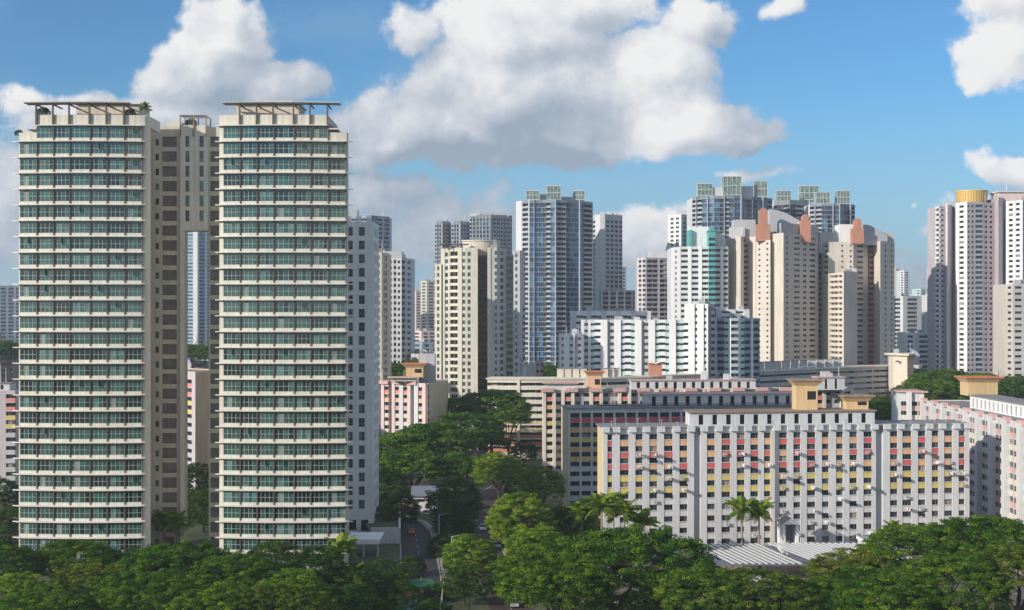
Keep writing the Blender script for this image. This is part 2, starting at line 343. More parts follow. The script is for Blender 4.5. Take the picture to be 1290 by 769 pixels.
    def vol(s, front, dep, z0, z1, fac, fh=2.8, top=.6, base=0, left=None, right=None, back=None, par=1.0, roofm='roof_grey', side='white', bdx=(0, 0)):
        """front: world xy left to right; dep: metres straight back (or list of back points right to left)"""
        bk = [(front[-1][0]+bdx[1], front[-1][1]+dep), (front[0][0]+bdx[0], front[0][1]+dep)] if not isinstance(dep, list) else dep
        pts = list(front)+bk; nF = len(front)-1; n = len(pts)
        for i in range(n):
            a, b = pts[i], pts[(i+1) % n]
            if i < nF: sp = fac[i] if isinstance(fac, list) else fac
            elif i == nF: sp = right
            elif i == n-1: sp = left
            else: sp = back
            if sp is None: s.facade(a, b, z0, z1, side, None, fh)
            elif isinstance(sp, str): s.facade(a, b, z0, z1, sp, None, fh)
            else: s.facade(a, b, z0, z1, sp[0], sp[1], fh, top, base)
        ip = inset(pts, .3); wmat = side
        for i in range(n):
            j = (i+1) % n
            s.wall.poly([(*pts[i], z1), (*pts[j], z1), (*ip[j], z1), (*ip[i], z1)], wmat)
            s.wall.poly([(*ip[i], z1), (*ip[j], z1), (*ip[j], z1-par), (*ip[i], z1-par)], wmat)
        s.roof.poly([(x, y, z1-par) for x, y in ip], roofm); s.tops.append((ip, z1-par))
        return pts
    def slab(s, pts, z0, z1, mat, grow=0, name='roof_slab', flare=0):
        b = MB(); p = inset(pts, -grow) if grow else pts
        b.prism(p, z0, z1, mat, flare=inset(pts, -flare) if flare else None); return b.build(name, s.root)
    def finish(s, maxn=100, merge=False):
        if s.wall.f: s.wall.build('wall', s.root)
        if s.roof.f: s.roof.build('roof', s.root)
        rc = random.Random(len(s.wins)*3+len(s.wall.f))
        for ip, zr in (s.tops if s.clutter else []):
            cx_ = sum(p[0] for p in ip)/len(ip); cy_ = sum(p[1] for p in ip)/len(ip); wx = max(p[0] for p in ip)-min(p[0] for p in ip); wy = max(p[1] for p in ip)-min(p[1] for p in ip)
            if wx < 7 or wx > 60 or wy > 40: continue
            for i in range(rc.randint(1, 3)):
                x = cx_+rc.uniform(-.3, .3)*wx; y = cy_+rc.uniform(-.2, .1)*wy; a_ = rc.uniform(.8, 1.8); h_ = rc.uniform(1.6, 3.2); b = MB(); b.box(x-a_, x+a_, y-1.2, y+1.2, zr, zr+h_, rc.choice(['grey_pale', 'white', 'concrete'])); b.build('roof_tank', s.root)
            for i in range(rc.randint(1, 3)):
                x = cx_+rc.uniform(-.42, .42)*wx; y = cy_-rc.uniform(.0, .3)*wy; b = MB(); b.tube((x, y, zr), (x, y, zr+rc.uniform(4, 7)), .13, .06, 'metal_white', 5); b.build('mast', s.root)
        L0 = Vector(s.root.location); sc_w = []
        for i, (q, ang, wd, ht, kind, n) in enumerate(s.wins):
            v_ = Vector((q[0], q[1])); dist = v_.length; px = q[0]/q[1]*F+HX
            fc = -v_.normalized().dot(n); vis = fc > .05 and -30 < px < 1320 and q[2] > s.zvis
            sc_w.append((wd*ht*fc/dist**2 if vis else 0, i))
        sc_w.sort(reverse=True); solo = set(i for v_, i in sc_w[:maxn]) if not merge else set(); rest = MB()
        for i, (q, ang, wd, ht, kind, n) in enumerate(s.wins):
            var = s.rnd.randrange(12); mb = win_mesh(kind, wd, ht, var)
            S = (wd/mb.w, 1, ht/mb.h)
            if i in solo:
                key = id(mb)
                if key not in WINM: WINM[key] = mb.mesh('window')
                o = bpy.data.objects.new('window', WINM[key]); COL.objects.link(o); o.parent = s.root
                o.location = Vector(q)-L0; o.rotation_euler = (0, 0, ang); o.scale = S
            else:
                rest.add(mb, Matrix.Translation(q) @ Matrix.Rotation(ang, 4, 'Z') @ Matrix.Diagonal((*S, 1)))
        if rest.f:
            if len(rest.f) and not merge: rest.build('window', s.root, kind='stuff')
            else: rest.build('window', s.root, kind='stuff')
        return s.root
# ------------------------------------------------------------------ ground
def sheet(name, polys, z, mat, **k):
    b = MB()
    for p in polys: b.poly([(x, y, z) for x, y in p], mat)
    return b.build(name, kind='structure', **k)
m, nt, bs = new_mat('ground_mat')
N_, L_ = nt.nodes, nt.links
gq = N_.new('ShaderNodeNewGeometry'); n1 = N_.new('ShaderNodeTexNoise'); n1.inputs['Scale'].default_value = .03; n1.inputs['Detail'].default_value = 8
n2 = N_.new('ShaderNodeTexNoise'); n2.inputs['Scale'].default_value = .9; n2.inputs['Detail'].default_value = 6
L_.new(gq.outputs['Position'], n1.inputs['Vector']); L_.new(gq.outputs['Position'], n2.inputs['Vector'])
r1 = N_.new('ShaderNodeValToRGB'); L_.new(n1.outputs[0], r1.inputs[0]); r1.color_ramp.elements[0].position = .4; r1.color_ramp.elements[0].color = (.035, .06, .018, 1)
r1.color_ramp.elements[1].position = .62; r1.color_ramp.elements[1].color = (.09, .10, .05, 1)
mxg = N_.new('ShaderNodeMix'); mxg.data_type = 'RGBA'; mxg.blend_type = 'OVERLAY'; mxg.inputs[0].default_value = .6; L_.new(r1.outputs[0], mxg.inputs[6]); L_.new(n2.outputs[0], mxg.inputs[7])
L_.new(mxg.outputs[2], bs.inputs['Base Color']); bs.inputs['Roughness'].default_value = .95
gb = MB(); S_ = 18000; gb.poly([(-S_, -S_/6, 0), (S_, -S_/6, 0), (S_, S_, 0), (-S_, S_, 0)], 'ground_mat'); gb.build('ground', kind='structure')
def strip(pts, wd):
    L, Rr = [], []
    for i, p in enumerate(pts):
        a = Vector(pts[max(0, i-1)]); b = Vector(pts[min(len(pts)-1, i+1)]); d = (b-a).normalized(); n = Vector((d.y, -d.x))
        L.append(tuple(Vector(p)-n*wd/2)); Rr.append(tuple(Vector(p)+n*wd/2))
    return [[L[i], Rr[i], Rr[i+1], L[i+1]] for i in range(len(pts)-1)], L, Rr
r1p = [(-19.2, 286), (-20, 296), (-22, 318), (-23.5, 335), (-25.5, 352), (-29, 368), (-36, 381), (-50, 392), (-80, 400)]
q1, l1, rr1 = strip(r1p, 8.4); sheet('driveway', q1, .012, 'asphalt')
r2p = [(3, 215), (1, 245), (-1.5, 275), (-4, 300), (-6.5, 325), (-8.5, 350), (-10, 375), (-10, 400), (-6, 430), (2, 470), (20, 520)]
q2, l2, rr2 = strip(r2p, 8.2); sheet('road', q2, .008, 'asphalt_brown')
q3, _, _ = strip([(-200, 232), (-60, 234), (0, 236), (70, 240), (220, 246)], 11); sheet('cross_road', q3, .016, 'asphalt')
def kerb(line, name, wd=.3):
    qs, _, _ = strip(line, wd); b = MB()
    for q in qs: b.prism(q, -.02, .13, 'kerb')
    b.build(name, kind='structure')
kerb(l1, 'driveway_kerb'); kerb(rr1, 'driveway_kerb'); kerb(l2[2:], 'road_kerb'); kerb(rr2[2:], 'road_kerb')
qf, _, _ = strip([(x+1.2, y) for x, y in rr1], 1.6); sheet('footpath', qf, .02, 'paving')
b = MB()
def dashes(pts, step=1):
    for i in range(len(pts)-1):
        a, c = Vector(pts[i]), Vector(pts[i+1]); d = (c-a); n_ = max(1, int(d.length/6))
        for k in range(n_):
            p = a+d*(k+.25)/n_; q = a+d*(k+.65)/n_; nn = Vector((d.y, -d.x)).normalized()*.09
            b.poly([(*(p-nn), .022), (*(p+nn), .022), (*(q+nn), .022), (*(q-nn), .022)], 'marking')
dashes(r1p); dashes(r2p); b.build('lane_markings', kind='structure')
sheet('forecourt', [[(12, 262), (125, 262), (125, 312), (18, 308)]], .010, 'paving')
sheet('lawn_path', [[G(640, 655), G(700, 662), G(700, 668), G(640, 661)]], .014, 'paving')
# ------------------------------------------------------------------ condominium towers
TB = [-13.9, -10.0, -6.2, -2.55, 1.95, 5.65, 9.45, 13.2]
def condo(mirror, cx, cyy, name, label, seed, rounded):
    B = Building(name, label, 'apartment tower', (cx, cyy+10), 'twin apartment towers with bowed glazed fronts', zvis=4, seed=seed)
    sg = -1 if mirror else 1; fh = 3.515; Rr = 92.0
    def arc(x, off=0): return (cx+sg*x, cyy - (math.sqrt((Rr+off)**2-x*x) - math.sqrt(Rr*Rr-14.2**2)) + 0)
    st = dict(w=dict(w=1, sill=.80, head=3.5, d=.12, m='cream', rm='cream', k=('frame_white', 3, 1, 'teal', True)), m0='cream')
    bays = [(TB[i], TB[i+1]) for i in range(7)]
    def seq(pts): return pts if sg > 0 else pts[::-1]
    notch = bays[:1]; main = bays[1:]
    zA, zB = 97.05, 100.9
    pA = seq([(cx+sg*-14.4, cyy+1.2), arc(-14.15), arc(TB[0]), arc(TB[1])])
    fA = [None, None, (st, 'w')]; fA = fA if sg > 0 else fA[::-1]
    in_x = cx+sg*TB[1]
    tb = 2.8
    if sg > 0: B.vol(pA, 17, 0, zA, fA, fh, zA-94.95, side='cream', par=1.1, left='cream', roofm='roof_brown')
    else: B.vol(pA, 17, 0, zA, fA, fh, zA-94.95, side='cream', par=1.1, right='cream', roofm='roof_brown', bdx=(0, -tb))
    endx = 14.2; pts = [arc(x) for x in TB[1:]]
    if rounded: tail = [(cx+sg*13.9, arc(TB[-1])[1]+.15), (cx+sg*14.3, arc(TB[-1])[1]+.8), (cx+sg*14.45, arc(TB[-1])[1]+1.8), (cx+sg*14.3, arc(TB[-1])[1]+3.2)]
    else: tail = [(cx+sg*14.15, arc(14.15)[1])]
    pB = seq(pts+tail); fB = [(st, 'w')]*6+[None]*len(tail); fB = fB if sg > 0 else fB[::-1]
    B.vol(pB, 16 if rounded else 17, 0, zB, fB, fh, zB-98.47, side='cream', par=2.2, roofm='roof_grey', bdx=(0, -4.2) if rounded else (0, 0))
    # ledges: one thin curved slab under every spandrel
    z = 98.45; k = 0
    while z > 6:
        lo = TB[1] if k == 0 else -14.6
        xs = [lo, *[t for t in TB if t > lo+.1], 14.1 if rounded else 14.5]
        if k: xs[0] = -14.4
        out = [arc(x, .85) for x in xs]; inn = [arc(x, -.05) for x in xs]
        if k: out[0] = (cx-sg*15.6, out[0][1]+.9)
        out[-1] = (cx+sg*(14.1 if rounded else 15.0), out[-1][1]+.25)
        pl = out+inn[::-1]; pl = pl if sg > 0 else pl[::-1]
        l = MB(); l.prism(pl, z-.02, z+.17, 'ledge'); l.build('ledge', B.root, kind=None) if False else l.build('ledge', B.root)
        z -= fh; k += 1
    # roof storey behind, pergola in front
    y0 = cyy-1.5
    def bx(x0, x1, ya, yb, z0, z1, mat, nm, top=None):
        b = MB(); xa, xb = sorted((cx+sg*x0, cx+sg*x1)); b.box(xa, xb, ya, yb, z0, z1, mat, top); return b.build(nm, B.root)
    ph = bx(-2.8, 11.3, y0+6, y0+15, 98.5, 104.0, 'cream_dark', 'penthouse')
    b = MB(); xa, xb = sorted((cx-sg*3.2, cx+sg*11.8)); b.box(xa, xb, y0+5.2, y0+15.6, 104.0, 104.35, 'ledge'); b.build('roof_slab', ph)
    b = MB(); xa, xb = sorted((cx-sg*1, cx+sg*6)); b.box(xa, xb, y0+8, y0+14, 104.35, 105.2, 'cream_pale'); b.build('plant_room', ph)
    for i, x in enumerate([TB[1], TB[2], TB[3], TB[4], TB[5], TB[6]]):
        px_, py_ = arc(x, .3); p = MB(); p.box(px_-.17, px_+.17, py_-.17, py_+.17, 98.65, 103.3, 'post'); p.build('pergola_post', B.root)
        p = MB(); p.box(px_-.1, px_+.1, py_+.3, py_+6.4, 103.0, 103.3, 'post'); p.build('pergola_rafter', B.root)
    xs = [-12.4]+[t*.1 for t in range(-100, 101, 25)]; xe = 13.6 if not rounded else 11.6
    x = -12.6; sl = MB()
    while x < (13.4 if not rounded else 10.6):
        px_, py_ = arc(x, .9); sl.box(px_-.09, px_+.09, py_-.2, py_+3.6, 103.45, 103.72, 'ledge'); x += .42
    sl.build('pergola_slats', B.root)
    bm_ = MB()
    for off in (.6, -1.2):
        xx = [-12.6+.0*i for i in range(1)]
        g = np.linspace(-12.6, 13.4 if not rounded else 10.6, 12)
        for a_, c_ in zip(g[:-1], g[1:]):
            pa, pb = arc(a_, off), arc(c_, off); bm_.tube((*pa, 103.38), (*pb, 103.38), .1, .1, 'post', 4)
    bm_.build('pergola_beam', B.root)
    # stepped planter roofs at the notch
    for j in range(2):
        bx(-12.2+j*1.3, TB[1]-.05, y0+.8+j, y0+6, 97.7+j*1.1, 97.95+j*1.1, 'ledge', 'planter_slab')
    if rounded:
        b = MB(); b.box(*sorted((cx+sg*11.9, cx+sg*14)), y0+3, y0+14, 98.7, 101.2, 'cream'); b.build('stair_housing', B.root)
    B.finish(); return B
condo(False, C(104, 300)[0], 300, 'condo_tower', 'cream and teal bowed apartment tower furthest left, lone palm on its roof corner', 11, True)
condo(True, C(356.5, 300)[0], 300, 'condo_tower', 'cream and teal bowed apartment tower right of the link wall, pale slab wing behind it', 12, False)
# link block
B = Building('link_block', 'tan wall with louvred bays and a tall gap joining the two bowed towers', 'apartment block', (C(233, 325)[0], 328), zvis=4, seed=5)
lk = dict(m0='cream_dark', a=dict(w=9, m='cream_dark'), s=dict(w=4, sill=1.1, head=2.6, d=.15, m='cream_dark', k=('frame_dark', 0, 0, 'teal', False)),
          l=dict(w=16, sill=.75, head=3.2, d=.35, m='cream_dark', k=('frame_dark', 5, 0, 'louvre', False)), t=dict(w=5, sill=.6, head=3.2, d=.15, k=('frame_dark', 0, 1, 'teal', False), m='cream'), c=dict(w=7, m='cream'))
Y0 = 320; fh = 3.515
zt = ZZ(160, Y0)
B.vol([C(183, Y0), C(227, Y0)], 4.5, 0, zt, (lk, [('a', 12), ('s', 4), ('a', 4), ('l', 17), ('a', 4)]), fh, 2.0, side='cream_dark', right='cream_dark')
B.vol([C(227, Y0-1), C(262.5, Y0-1)], 5, ZZ(291, Y0), zt+.2, (lk, [('c', 6.5), ('t', 5), ('c', 12.5), ('t', 5), ('c', 6)]), fh, 2.2, side='cream', back='cream')
B.wall.poly([(*C(227, Y0-1), ZZ(291, Y0)), (C(227, Y0-1)[0], Y0+4, ZZ(291, Y0)), (C(262.5, Y0-1)[0], Y0+4, ZZ(291, Y0)), (*C(262.5, Y0-1), ZZ(291, Y0))], 'cream')
B.vol([C(227, Y0-1), C(232.5, Y0-1)], 3, 0, ZZ(291, Y0)-.01, 'cream', side='cream', right='cream')
B.vol([C(263, Y0), C(280, Y0)], 12, 0, zt-.1, (lk, [('a', 2), ('l', 13), ('a', 2)]), fh, 1.9, side='cream_dark', left='cream_dark')
for (a, c_, z0, z1) in ((227.5, 262, 152, 155), (207, 226, 155, 160)):
    b = MB(); x0, x1 = C(a, Y0)[0], C(c_, Y0)[0]
    if a < 220: b.box(x0, x1, Y0+2, Y0+9, zt-.5, zt+1.4, 'cream')
    else:
        x = x0
        while x < x1: b.box(x, x+.12, Y0-1.5, Y0+4, zt+2.5, zt+2.75, 'ledge'); x += .5
        for xx in (x0+.1, (x0+x1)/2, x1-.3): b.box(xx, xx+.25, Y0-1.4, Y0-1.1, zt-2.5, zt+2.5, 'brown'); b.box(xx, xx+.2, Y0+3.6, Y0+3.9, zt-1, zt+2.5, 'post')
        b.box(x0, x1, Y0-1.25, Y0-1.05, zt+2.3, zt+2.5, 'post')
    b.build('pergola' if a > 220 else 'stair_housing', B.root)
B.finish()
# slab wing behind the right tower
B = Building('slab_wing', 'plain pale grey wing with paired windows behind the right bowed tower', 'apartment block', (C(452, 352)[0], 356), zvis=4, seed=6)
sw = dict(m0='white_bright', a=dict(w=1), w=dict(w=8, sill=.75, head=3.05, d=.15, m='white_bright', k=('frame_white', 1, 1, 'teal', False)))
B.vol([C(425, 348), C(470.5, 348)], 14, 0, ZZ(279.5, 348), (sw, [('a', 12), ('w', 7.5), ('a', 7.5), ('w', 7.5), ('a', 11)]), 3.52, .9, base=5, side='white_bright', right=(sw, [('a', 3), ('w', 2), ('a', 3), ('w', 2), ('a', 3)]))
for x in (C(440, 348)[0], C(455, 348)[0]):
    b = MB(); b.box(x, x+1.8, 347.93, 348.0, 1.2, 3.8, 'glass_dark'); b.build('entrance_opening', B.root)
B.finish()
# podium: raised garden, retaining wall, canopy
b = MB(); gx = C(505, 335)[0]
t = thing('retaining_wall', 'white retaining wall round the raised garden beside the curved driveway', 'wall', (gx, 345, 0))
b.prism([C(467, 334), (gx, 334), (gx, 334.5), C(467, 334.5)], 0, 3.9, 'white'); b.prism([(gx-.5, 334.5), (gx, 334.5), (gx-4.2, 384), (gx-4.7, 384)], 0, 3.3, 'white'); b.build('wall_face', t)
sheet('raised_lawn', [[C(467, 334.6), (gx-.6, 334.6), (gx-4.7, 384), (C(467, 384)[0]-6, 384)]], 2.9, 'ground_mat')
t = thing('entrance_canopy', 'long white flat canopy at the foot of the right bowed tower', 'canopy', (*C(458, 318), 0))
b = MB(); b.box(C(437, 318)[0], C(480, 318)[0], 314, 326, 3.6, 4.1, 'white_bright'); b.box(C(437, 318)[0], C(480, 318)[0], 313.9, 314, 3.2, 4.3, 'white_bright'); b.build('canopy_slab', t)
for px_ in (440, 458, 476): b = MB(); b.tube((*C(px_, 315.5), 0), (*C(px_, 315.5), 3.6), .2, .2, 'white', 8); b.build('column', t)
# ------------------------------------------------------------------ public housing slabs with coloured panels
def roofs_caps(B, p0, p1, us, z, wd=1.7, mat='white'):
    p0, p1 = Vector(p0), Vector(p1); d = (p1-p0).normalized(); n = Vector((d.y, -d.x))
    for u in us:
        b = MB(); a = p0+d*(u-wd/2); c = p0+d*(u+wd/2); b.prism([tuple(a+n*.9), tuple(c+n*.9), tuple(c-n*.3), tuple(a-n*.3)], z-1.15, z+.05, mat); b.build('roof_bracket', B.root)
def lift_tower(B, px0, px1, Y, dep, y0, y1, mat='yellow', cap='roof_brown', side='yellow', grow=1.1, ch=1.6, window=True):
    b = MB(); x0, x1 = C(px0, Y)[0], C(px1, Y)[0]; z0, z1 = ZZ(y1, Y), ZZ(y0, Y); pts = [(x0, Y), (x1, Y), (x1, Y+dep), (x0, Y+dep)]
    b.prism(pts, z0, z1-ch, mat); o = b.build('lift_tower', B.root)
    c = MB(); c.prism(pts, z1-ch+.003, z1-.35, mat, flare=inset(pts, -grow)); c.prism(inset(pts, -grow-.25), z1-.347, z1, cap); c.build('flared_cap', o)
    if window: q = MB(); xm = x0+(x1-x0)*.72; q.box(xm-(x1-x0)*.2, xm+(x1-x0)*.2, Y-.03, Y+.1, z0+(z1-z0)*.35, z0+(z1-z0)*.62, 'glass_dark'); q.build('window', o)
    return o
def upper_storey(B, px0, px1, Y, Y1, dep, z0, z1, wall='white', coping='roof_brown', step=3.3, dw=1.25):
    a, c = C(px0, Y), C(px1, Y1); L = math.dist(a, c); n_ = max(1, int(L/step)); s_ = L/n_
    st = dict(m0=wall, a=dict(w=s_-dw), d=dict(w=dw, sill=.3, head=z1-z0-.5, d=.3, m=wall, k=(None, 0, 0, 'black', False)))
    B.vol([a, c], dep, z0, z1, (st, 'ad'*n_+'a'), z1-z0-.4, .35, side=wall, left=wall, right=wall, par=.3)
    b = MB(); b.prism(inset([a, c, (c[0], c[1]+dep), (a[0], a[1]+dep)], -.45), z1, z1+.28, coping); b.build('coping', B.root)
def acs(B, p0, p1, spots, out=.0, laundry=()):
    p0, p1 = Vector(p0), Vector(p1); d = (p1-p0).normalized(); n = Vector((d.y, -d.x)); ang = math.atan2(d.y, d.x)
    for (u, z) in spots:
        q = p0+d*u+n*(out+.05); b = MB(); M_ = Matrix.Translation((q.x, q.y, z)) @ Matrix.Rotation(ang, 4, 'Z'); k = MB()
        k.box(-.42, .42, -.70, -.38, .05, .60, 'ac_body'); k.tube((-.12, -.72, .33), (-.12, -.705, .33), .17, .17, 'frame_grey', 10); k.box(-.5, .5, -.85, 0, 0, .05, 'metal_white'); b.add(k, M_)
        b.build('air_conditioner', B.root, off=(q.x, q.y, z))
    for (u, z, ln, cm) in laundry:
        q = p0+d*u+n*(out+.05); b = MB(); k = MB(); rr = random.Random(int(u*10+z))
        for j in range(2):
            k.tube((j*.5-.25, 0, 0), (j*.5-.25, -ln, .12), .025, .02, 'metal_white', 4); y = -.4
            while y < ln-.6 and cm:
                wd = rr.uniform(.3, .6); hh = rr.uniform(.45, .8); mt = rr.choice(['cloth_red', 'cloth_white', 'cloth_blue', 'cloth_pale', 'cloth_pale', 'cloth_white'] if z*7 % 3 < 1 else ['cloth_pale', 'cloth_white'])
                k.box(j*.5-.27, j*.5-.23, -(-y)-wd if False else y-wd, y, -hh+.02, .02, mt); y -= wd+.08
                if -y > ln-.3: break
        b.add(k, Matrix.Translation((q.x, q.y, z)) @ Matrix.Rotation(ang, 4, 'Z')); b.build('laundry_pole', B.root, off=(q.x, q.y, z))
# front slab
rp = random.Random(4)
PANEL = {}
def fp(k, ci):
    if (k, ci) not in PANEL: PANEL[(k, ci)] = rp.random()
    r = PANEL[(k, ci)]
    if k < 3: return 'red_panel' if r < (.25, .42, .48)[k] else 'orange_panel'
    if k < 5: return 'yellow_panel'
    return 'hdb_white'
WK = ('frame_grey', 2, 0, 'dark', False)
fs = dict(m0='hdb_white', P=dict(w=8, off=.12, m='hdb_white'), G=dict(w=9, off=-.9, m='hdb_groove', sm='hdb_white'),
          n=dict(w=7, sill=1.36, head=2.66, d=.32, m='hdb_white', sp=fp, k=('frame_grey', 1, 0, 'dark', False), ledge='white'),
          W=dict(w=10, sill=1.36, head=2.66, d=.32, m='hdb_white', sp=fp, k=WK, ledge='white'))
edges = [760, 765, 771, 780, 791, 799, 808, 816, 826, 834, 845, 853, 863, 871, 879, 887, 897, 905, 916, 924, 934, 941, 951, 958, 970, 977, 987, 995, 1004, 1012, 1023, 1031, 1040, 1049, 1058, 1066, 1076, 1084, 1095, 1100, 1109, 1118, 1128, 1134, 1146, 1154, 1164, 1172, 1181, 1188, 1199, 1207, 1215, 1221]
kinds_ = 'PnPWPWPWPWPWPGPWPWPWPWPWPWPWPWPWPWPWPWPGPWPWPWPWPWPnP'
print(len(edges)-1, len(kinds_))
pat = [(kinds_[i], edges[i+1]-edges[i]) for i in range(len(edges)-1)]
FA, FB = C(760, 312), C(1221, 324)
B = Building('housing_block', 'long white slab block with red, orange and yellow panels facing the street', 'apartment block', (65, 325), zvis=4, seed=9)
fend = dict(m0='yellow_dull', a=dict(w=5), w=dict(w=1, sill=1.2, head=2.3, d=.2, m='yellow_dull'))
ztop = 30.2
B.vol([FA, FB], 12, 0, ztop, (fs, pat), 2.74, 1.25, side='hdb_white', left='yellow_dull', right='hdb_white', par=.25, roofm='roof_grey', bdx=(-.6, 0))
Lf = math.dist(FA, FB); k_ = Lf/461.0
us = [(edges[i]+edges[i+1]-1520)/2*k_ for i in range(len(edges)-1) if kinds_[i] == 'P']
roofs_caps(B, FA, FB, us, ztop+.35)
b = MB(); b.prism(inset([FA, FB, (FB[0], FB[1]+12), (FA[0]-.6, FA[1]+12)], -.35), ztop+.003, ztop+.35, 'roof_grey'); b.build('roof_slab', B.root)
upper_storey(B, 869, 1102, 315.5, 322, 8, ztop+.3, ztop+3.4, 'white')
lift_tower(B, 1003, 1030, 322.5, 5, 478, 517.5); lift_tower(B, 1066, 1094, 324, 5, 498, 517.5)
b = MB(); x, y = C(973, 317.2); b.box(x-.5, x+.5, y-.5, y+.2, 0, 29.4, 'cream_pale'); b.build('riser_duct', B.root)
rr_ = random.Random(8); spots = []; lau = []
Wu = [((edges[i]+edges[i+1])/2-760)*k_ for i in range(len(edges)-1) if kinds_[i] in 'Wn']
for (ci, k) in ((2, 1), (3, 1), (2, 2), (4, 2), (4, 3), (3, 4), (3, 5), (7, 1), (8, 1), (8, 2), (10, 2), (11, 4), (12, 3), (13, 2), (14, 2), (15, 2), (15, 4), (16, 2), (17, 1), (18, 2), (18, 3), (20, 1), (21, 2), (22, 2), (23, 3), (22, 3), (20, 6), (23, 7), (22, 7), (14, 8), (13, 7), (9, 8), (7, 7), (11, 6), (5, 3), (16, 4), (12, 8), (19, 5), (1, 5), (24, 4)):
    ci = min(ci, len(Wu)-1); z = ztop-1.25-(k+1)*2.74+.35; spots.append((Wu[ci]+rr_.uniform(-.5, .3), z))
for (ci, k, cm) in ((2, 1, 0), (3, 1, 0), (4, 2, 0), (2, 2, 1), (4, 3, 0), (8, 1, 0), (8, 2, 0), (10, 2, 1), (14, 2, 1), (11, 3, 1), (13, 4, 0), (17, 4, 0), (16, 2, 1), (20, 1, 0), (21, 2, 0), (22, 3, 0), (23, 3, 0), (9, 5, 1), (15, 5, 0), (19, 6, 0), (13, 6, 1), (22, 7, 0), (14, 7, 0), (18, 3, 1), (3, 4, 1), (12, 1, 1), (5, 4, 0), (17, 8, 0)):
    lau.append((Wu[min(ci, len(Wu)-1)]+rr_.uniform(-.3, .5), ztop-1.25-(k+1)*2.74+1.0, rr_.uniform(2.3, 2.9), 1))
acs(B, FA, FB, spots, 0, lau)
for i in range(26):
    u = rr_.uniform(0, Lf); p = Vector(FA)+(Vector(FB)-Vector(FA)).normalized()*u; b = MB(); y = p.y+rr_.uniform(.5, 2.4); h = rr_.uniform(.8, 2.2)
    b.tube((p.x, y, ztop+.3), (p.x, y, ztop+.35+h), .04, .03, 'metal_white', 4); b.tube((p.x-.5, y, ztop+.2+h), (p.x+.5, y, ztop+.25+h), .025, .025, 'metal_white', 4); b.build('aerial', B.root)
B.finish()
# second slab, in the shade behind
def sp2(k, ci): return 'red_panel' if k == 0 else 'orange_panel' if k in (1, 3) else 'yellow_panel' if k in (2, 4) else 'white'
s2 = dict(m0='white', P=dict(w=.7, m='white'), W=dict(w=3.2, sill=1.3, head=2.68, d=1.0, sp=sp2, m='white', k=('frame_grey', 2, 0, 'dark', False)))
B = Building('housing_block', 'second slab block with red top balconies, dull yellow end, directly behind the long white one', 'apartment block', (60, 390), zvis=8, seed=21)
a, c_ = C(716, 380), C(1012, 388); B.vol([a, c_], 12, 0, 30.2, (s2, 'PW'*21+'P'), 2.75, 1.1, side='grey_pale', left='yellow_dull', par=.25, bdx=(-1.2, 0))
b = MB(); b.prism(inset([a, c_, (c_[0], c_[1]+12), (a[0]-1.2, a[1]+12)], -.4), 30.203, 30.55, 'roof_grey'); b.build('roof_slab', B.root)
upper_storey(B, 812, 1004, 384.5, 389, 8, 30.5, 33.9, 'white', 'pink')
rl = MB(); L2 = math.dist(a, c_)
for i in range(90):
    t_ = i/89; x = a[0]+(c_[0]-a[0])*(.12+.88*t_); y = a[1]+(c_[1]-a[1])*t_+.6; rl.box(x-.05, x+.05, y, y+.1, 30.55, 31.6, 'metal_dark')
rl.box(a[0]+(c_[0]-a[0])*.12, c_[0], a[1]+1.2, a[1]+1.3, 31.5, 31.65, 'metal_dark'); rl.box(a[0]+(c_[0]-a[0])*.12, c_[0], a[1]+1.2, a[1]+1.3, 30.95, 31.2, 'metal_dark'); rl.build('roof_railing', B.root)
B.finish()
# third slab, sunlit strips
r3 = random.Random(2)
def sp3(k, ci): return ('pink_panel', 'orange_panel', 'peach', 'yellow_panel', 'hdb_cream')[min(k, 4)] if (ci+k) % 3 else ('peach' if k < 5 else 'hdb_cream')
s3 = dict(m0='hdb_cream', P=dict(w=1.1, off=.3, m='hdb_cream'), W=dict(w=2.6, sill=1.2, head=2.6, d=.9, sp=sp3, m='hdb_cream', k=('frame_grey', 1, 0, 'dark', False)),
          r=dict(w=2.2, off=-1.2, sill=1.2, head=2.5, d=.2, m='grey_pale', k=('frame_grey', 1, 0, 'dark', False)), q=dict(w=1.5, off=-1.2, m='mauve'))
B = Building('housing_block', 'third slab block with cream ribs and a pink-capped left end, behind the shaded one', 'apartment block', (80, 470), zvis=10, seed=22)
a, c_ = C(684, 460), C(1075, 470); B.vol([a, c_], 12, 0, 31.2, (s3, 'PWPrPW'+'PrqrPW'*10+'P'), 2.75, .9, side='hdb_cream', left='hdb_cream', par=.25)
us = []; roofs_caps(B, a, c_, [1.5+i*8.3 for i in range(13)], 31.7, 4.2, 'pink')
upper_storey(B, 795, 952, 463, 467, 8, 31.1, 34.2, 'white', 'pink'); upper_storey(B, 1030, 1064, 462, 463, 8, 31.1, 35.3, 'white', 'pink')
lift_tower(B, 688, 724, 461, 7, 482, 493.2, 'white', 'pink', window=False, ch=1.1); lift_tower(B, 741, 757, 463, 6, 468, 494, 'peach', 'orange_deep')
B.finish()
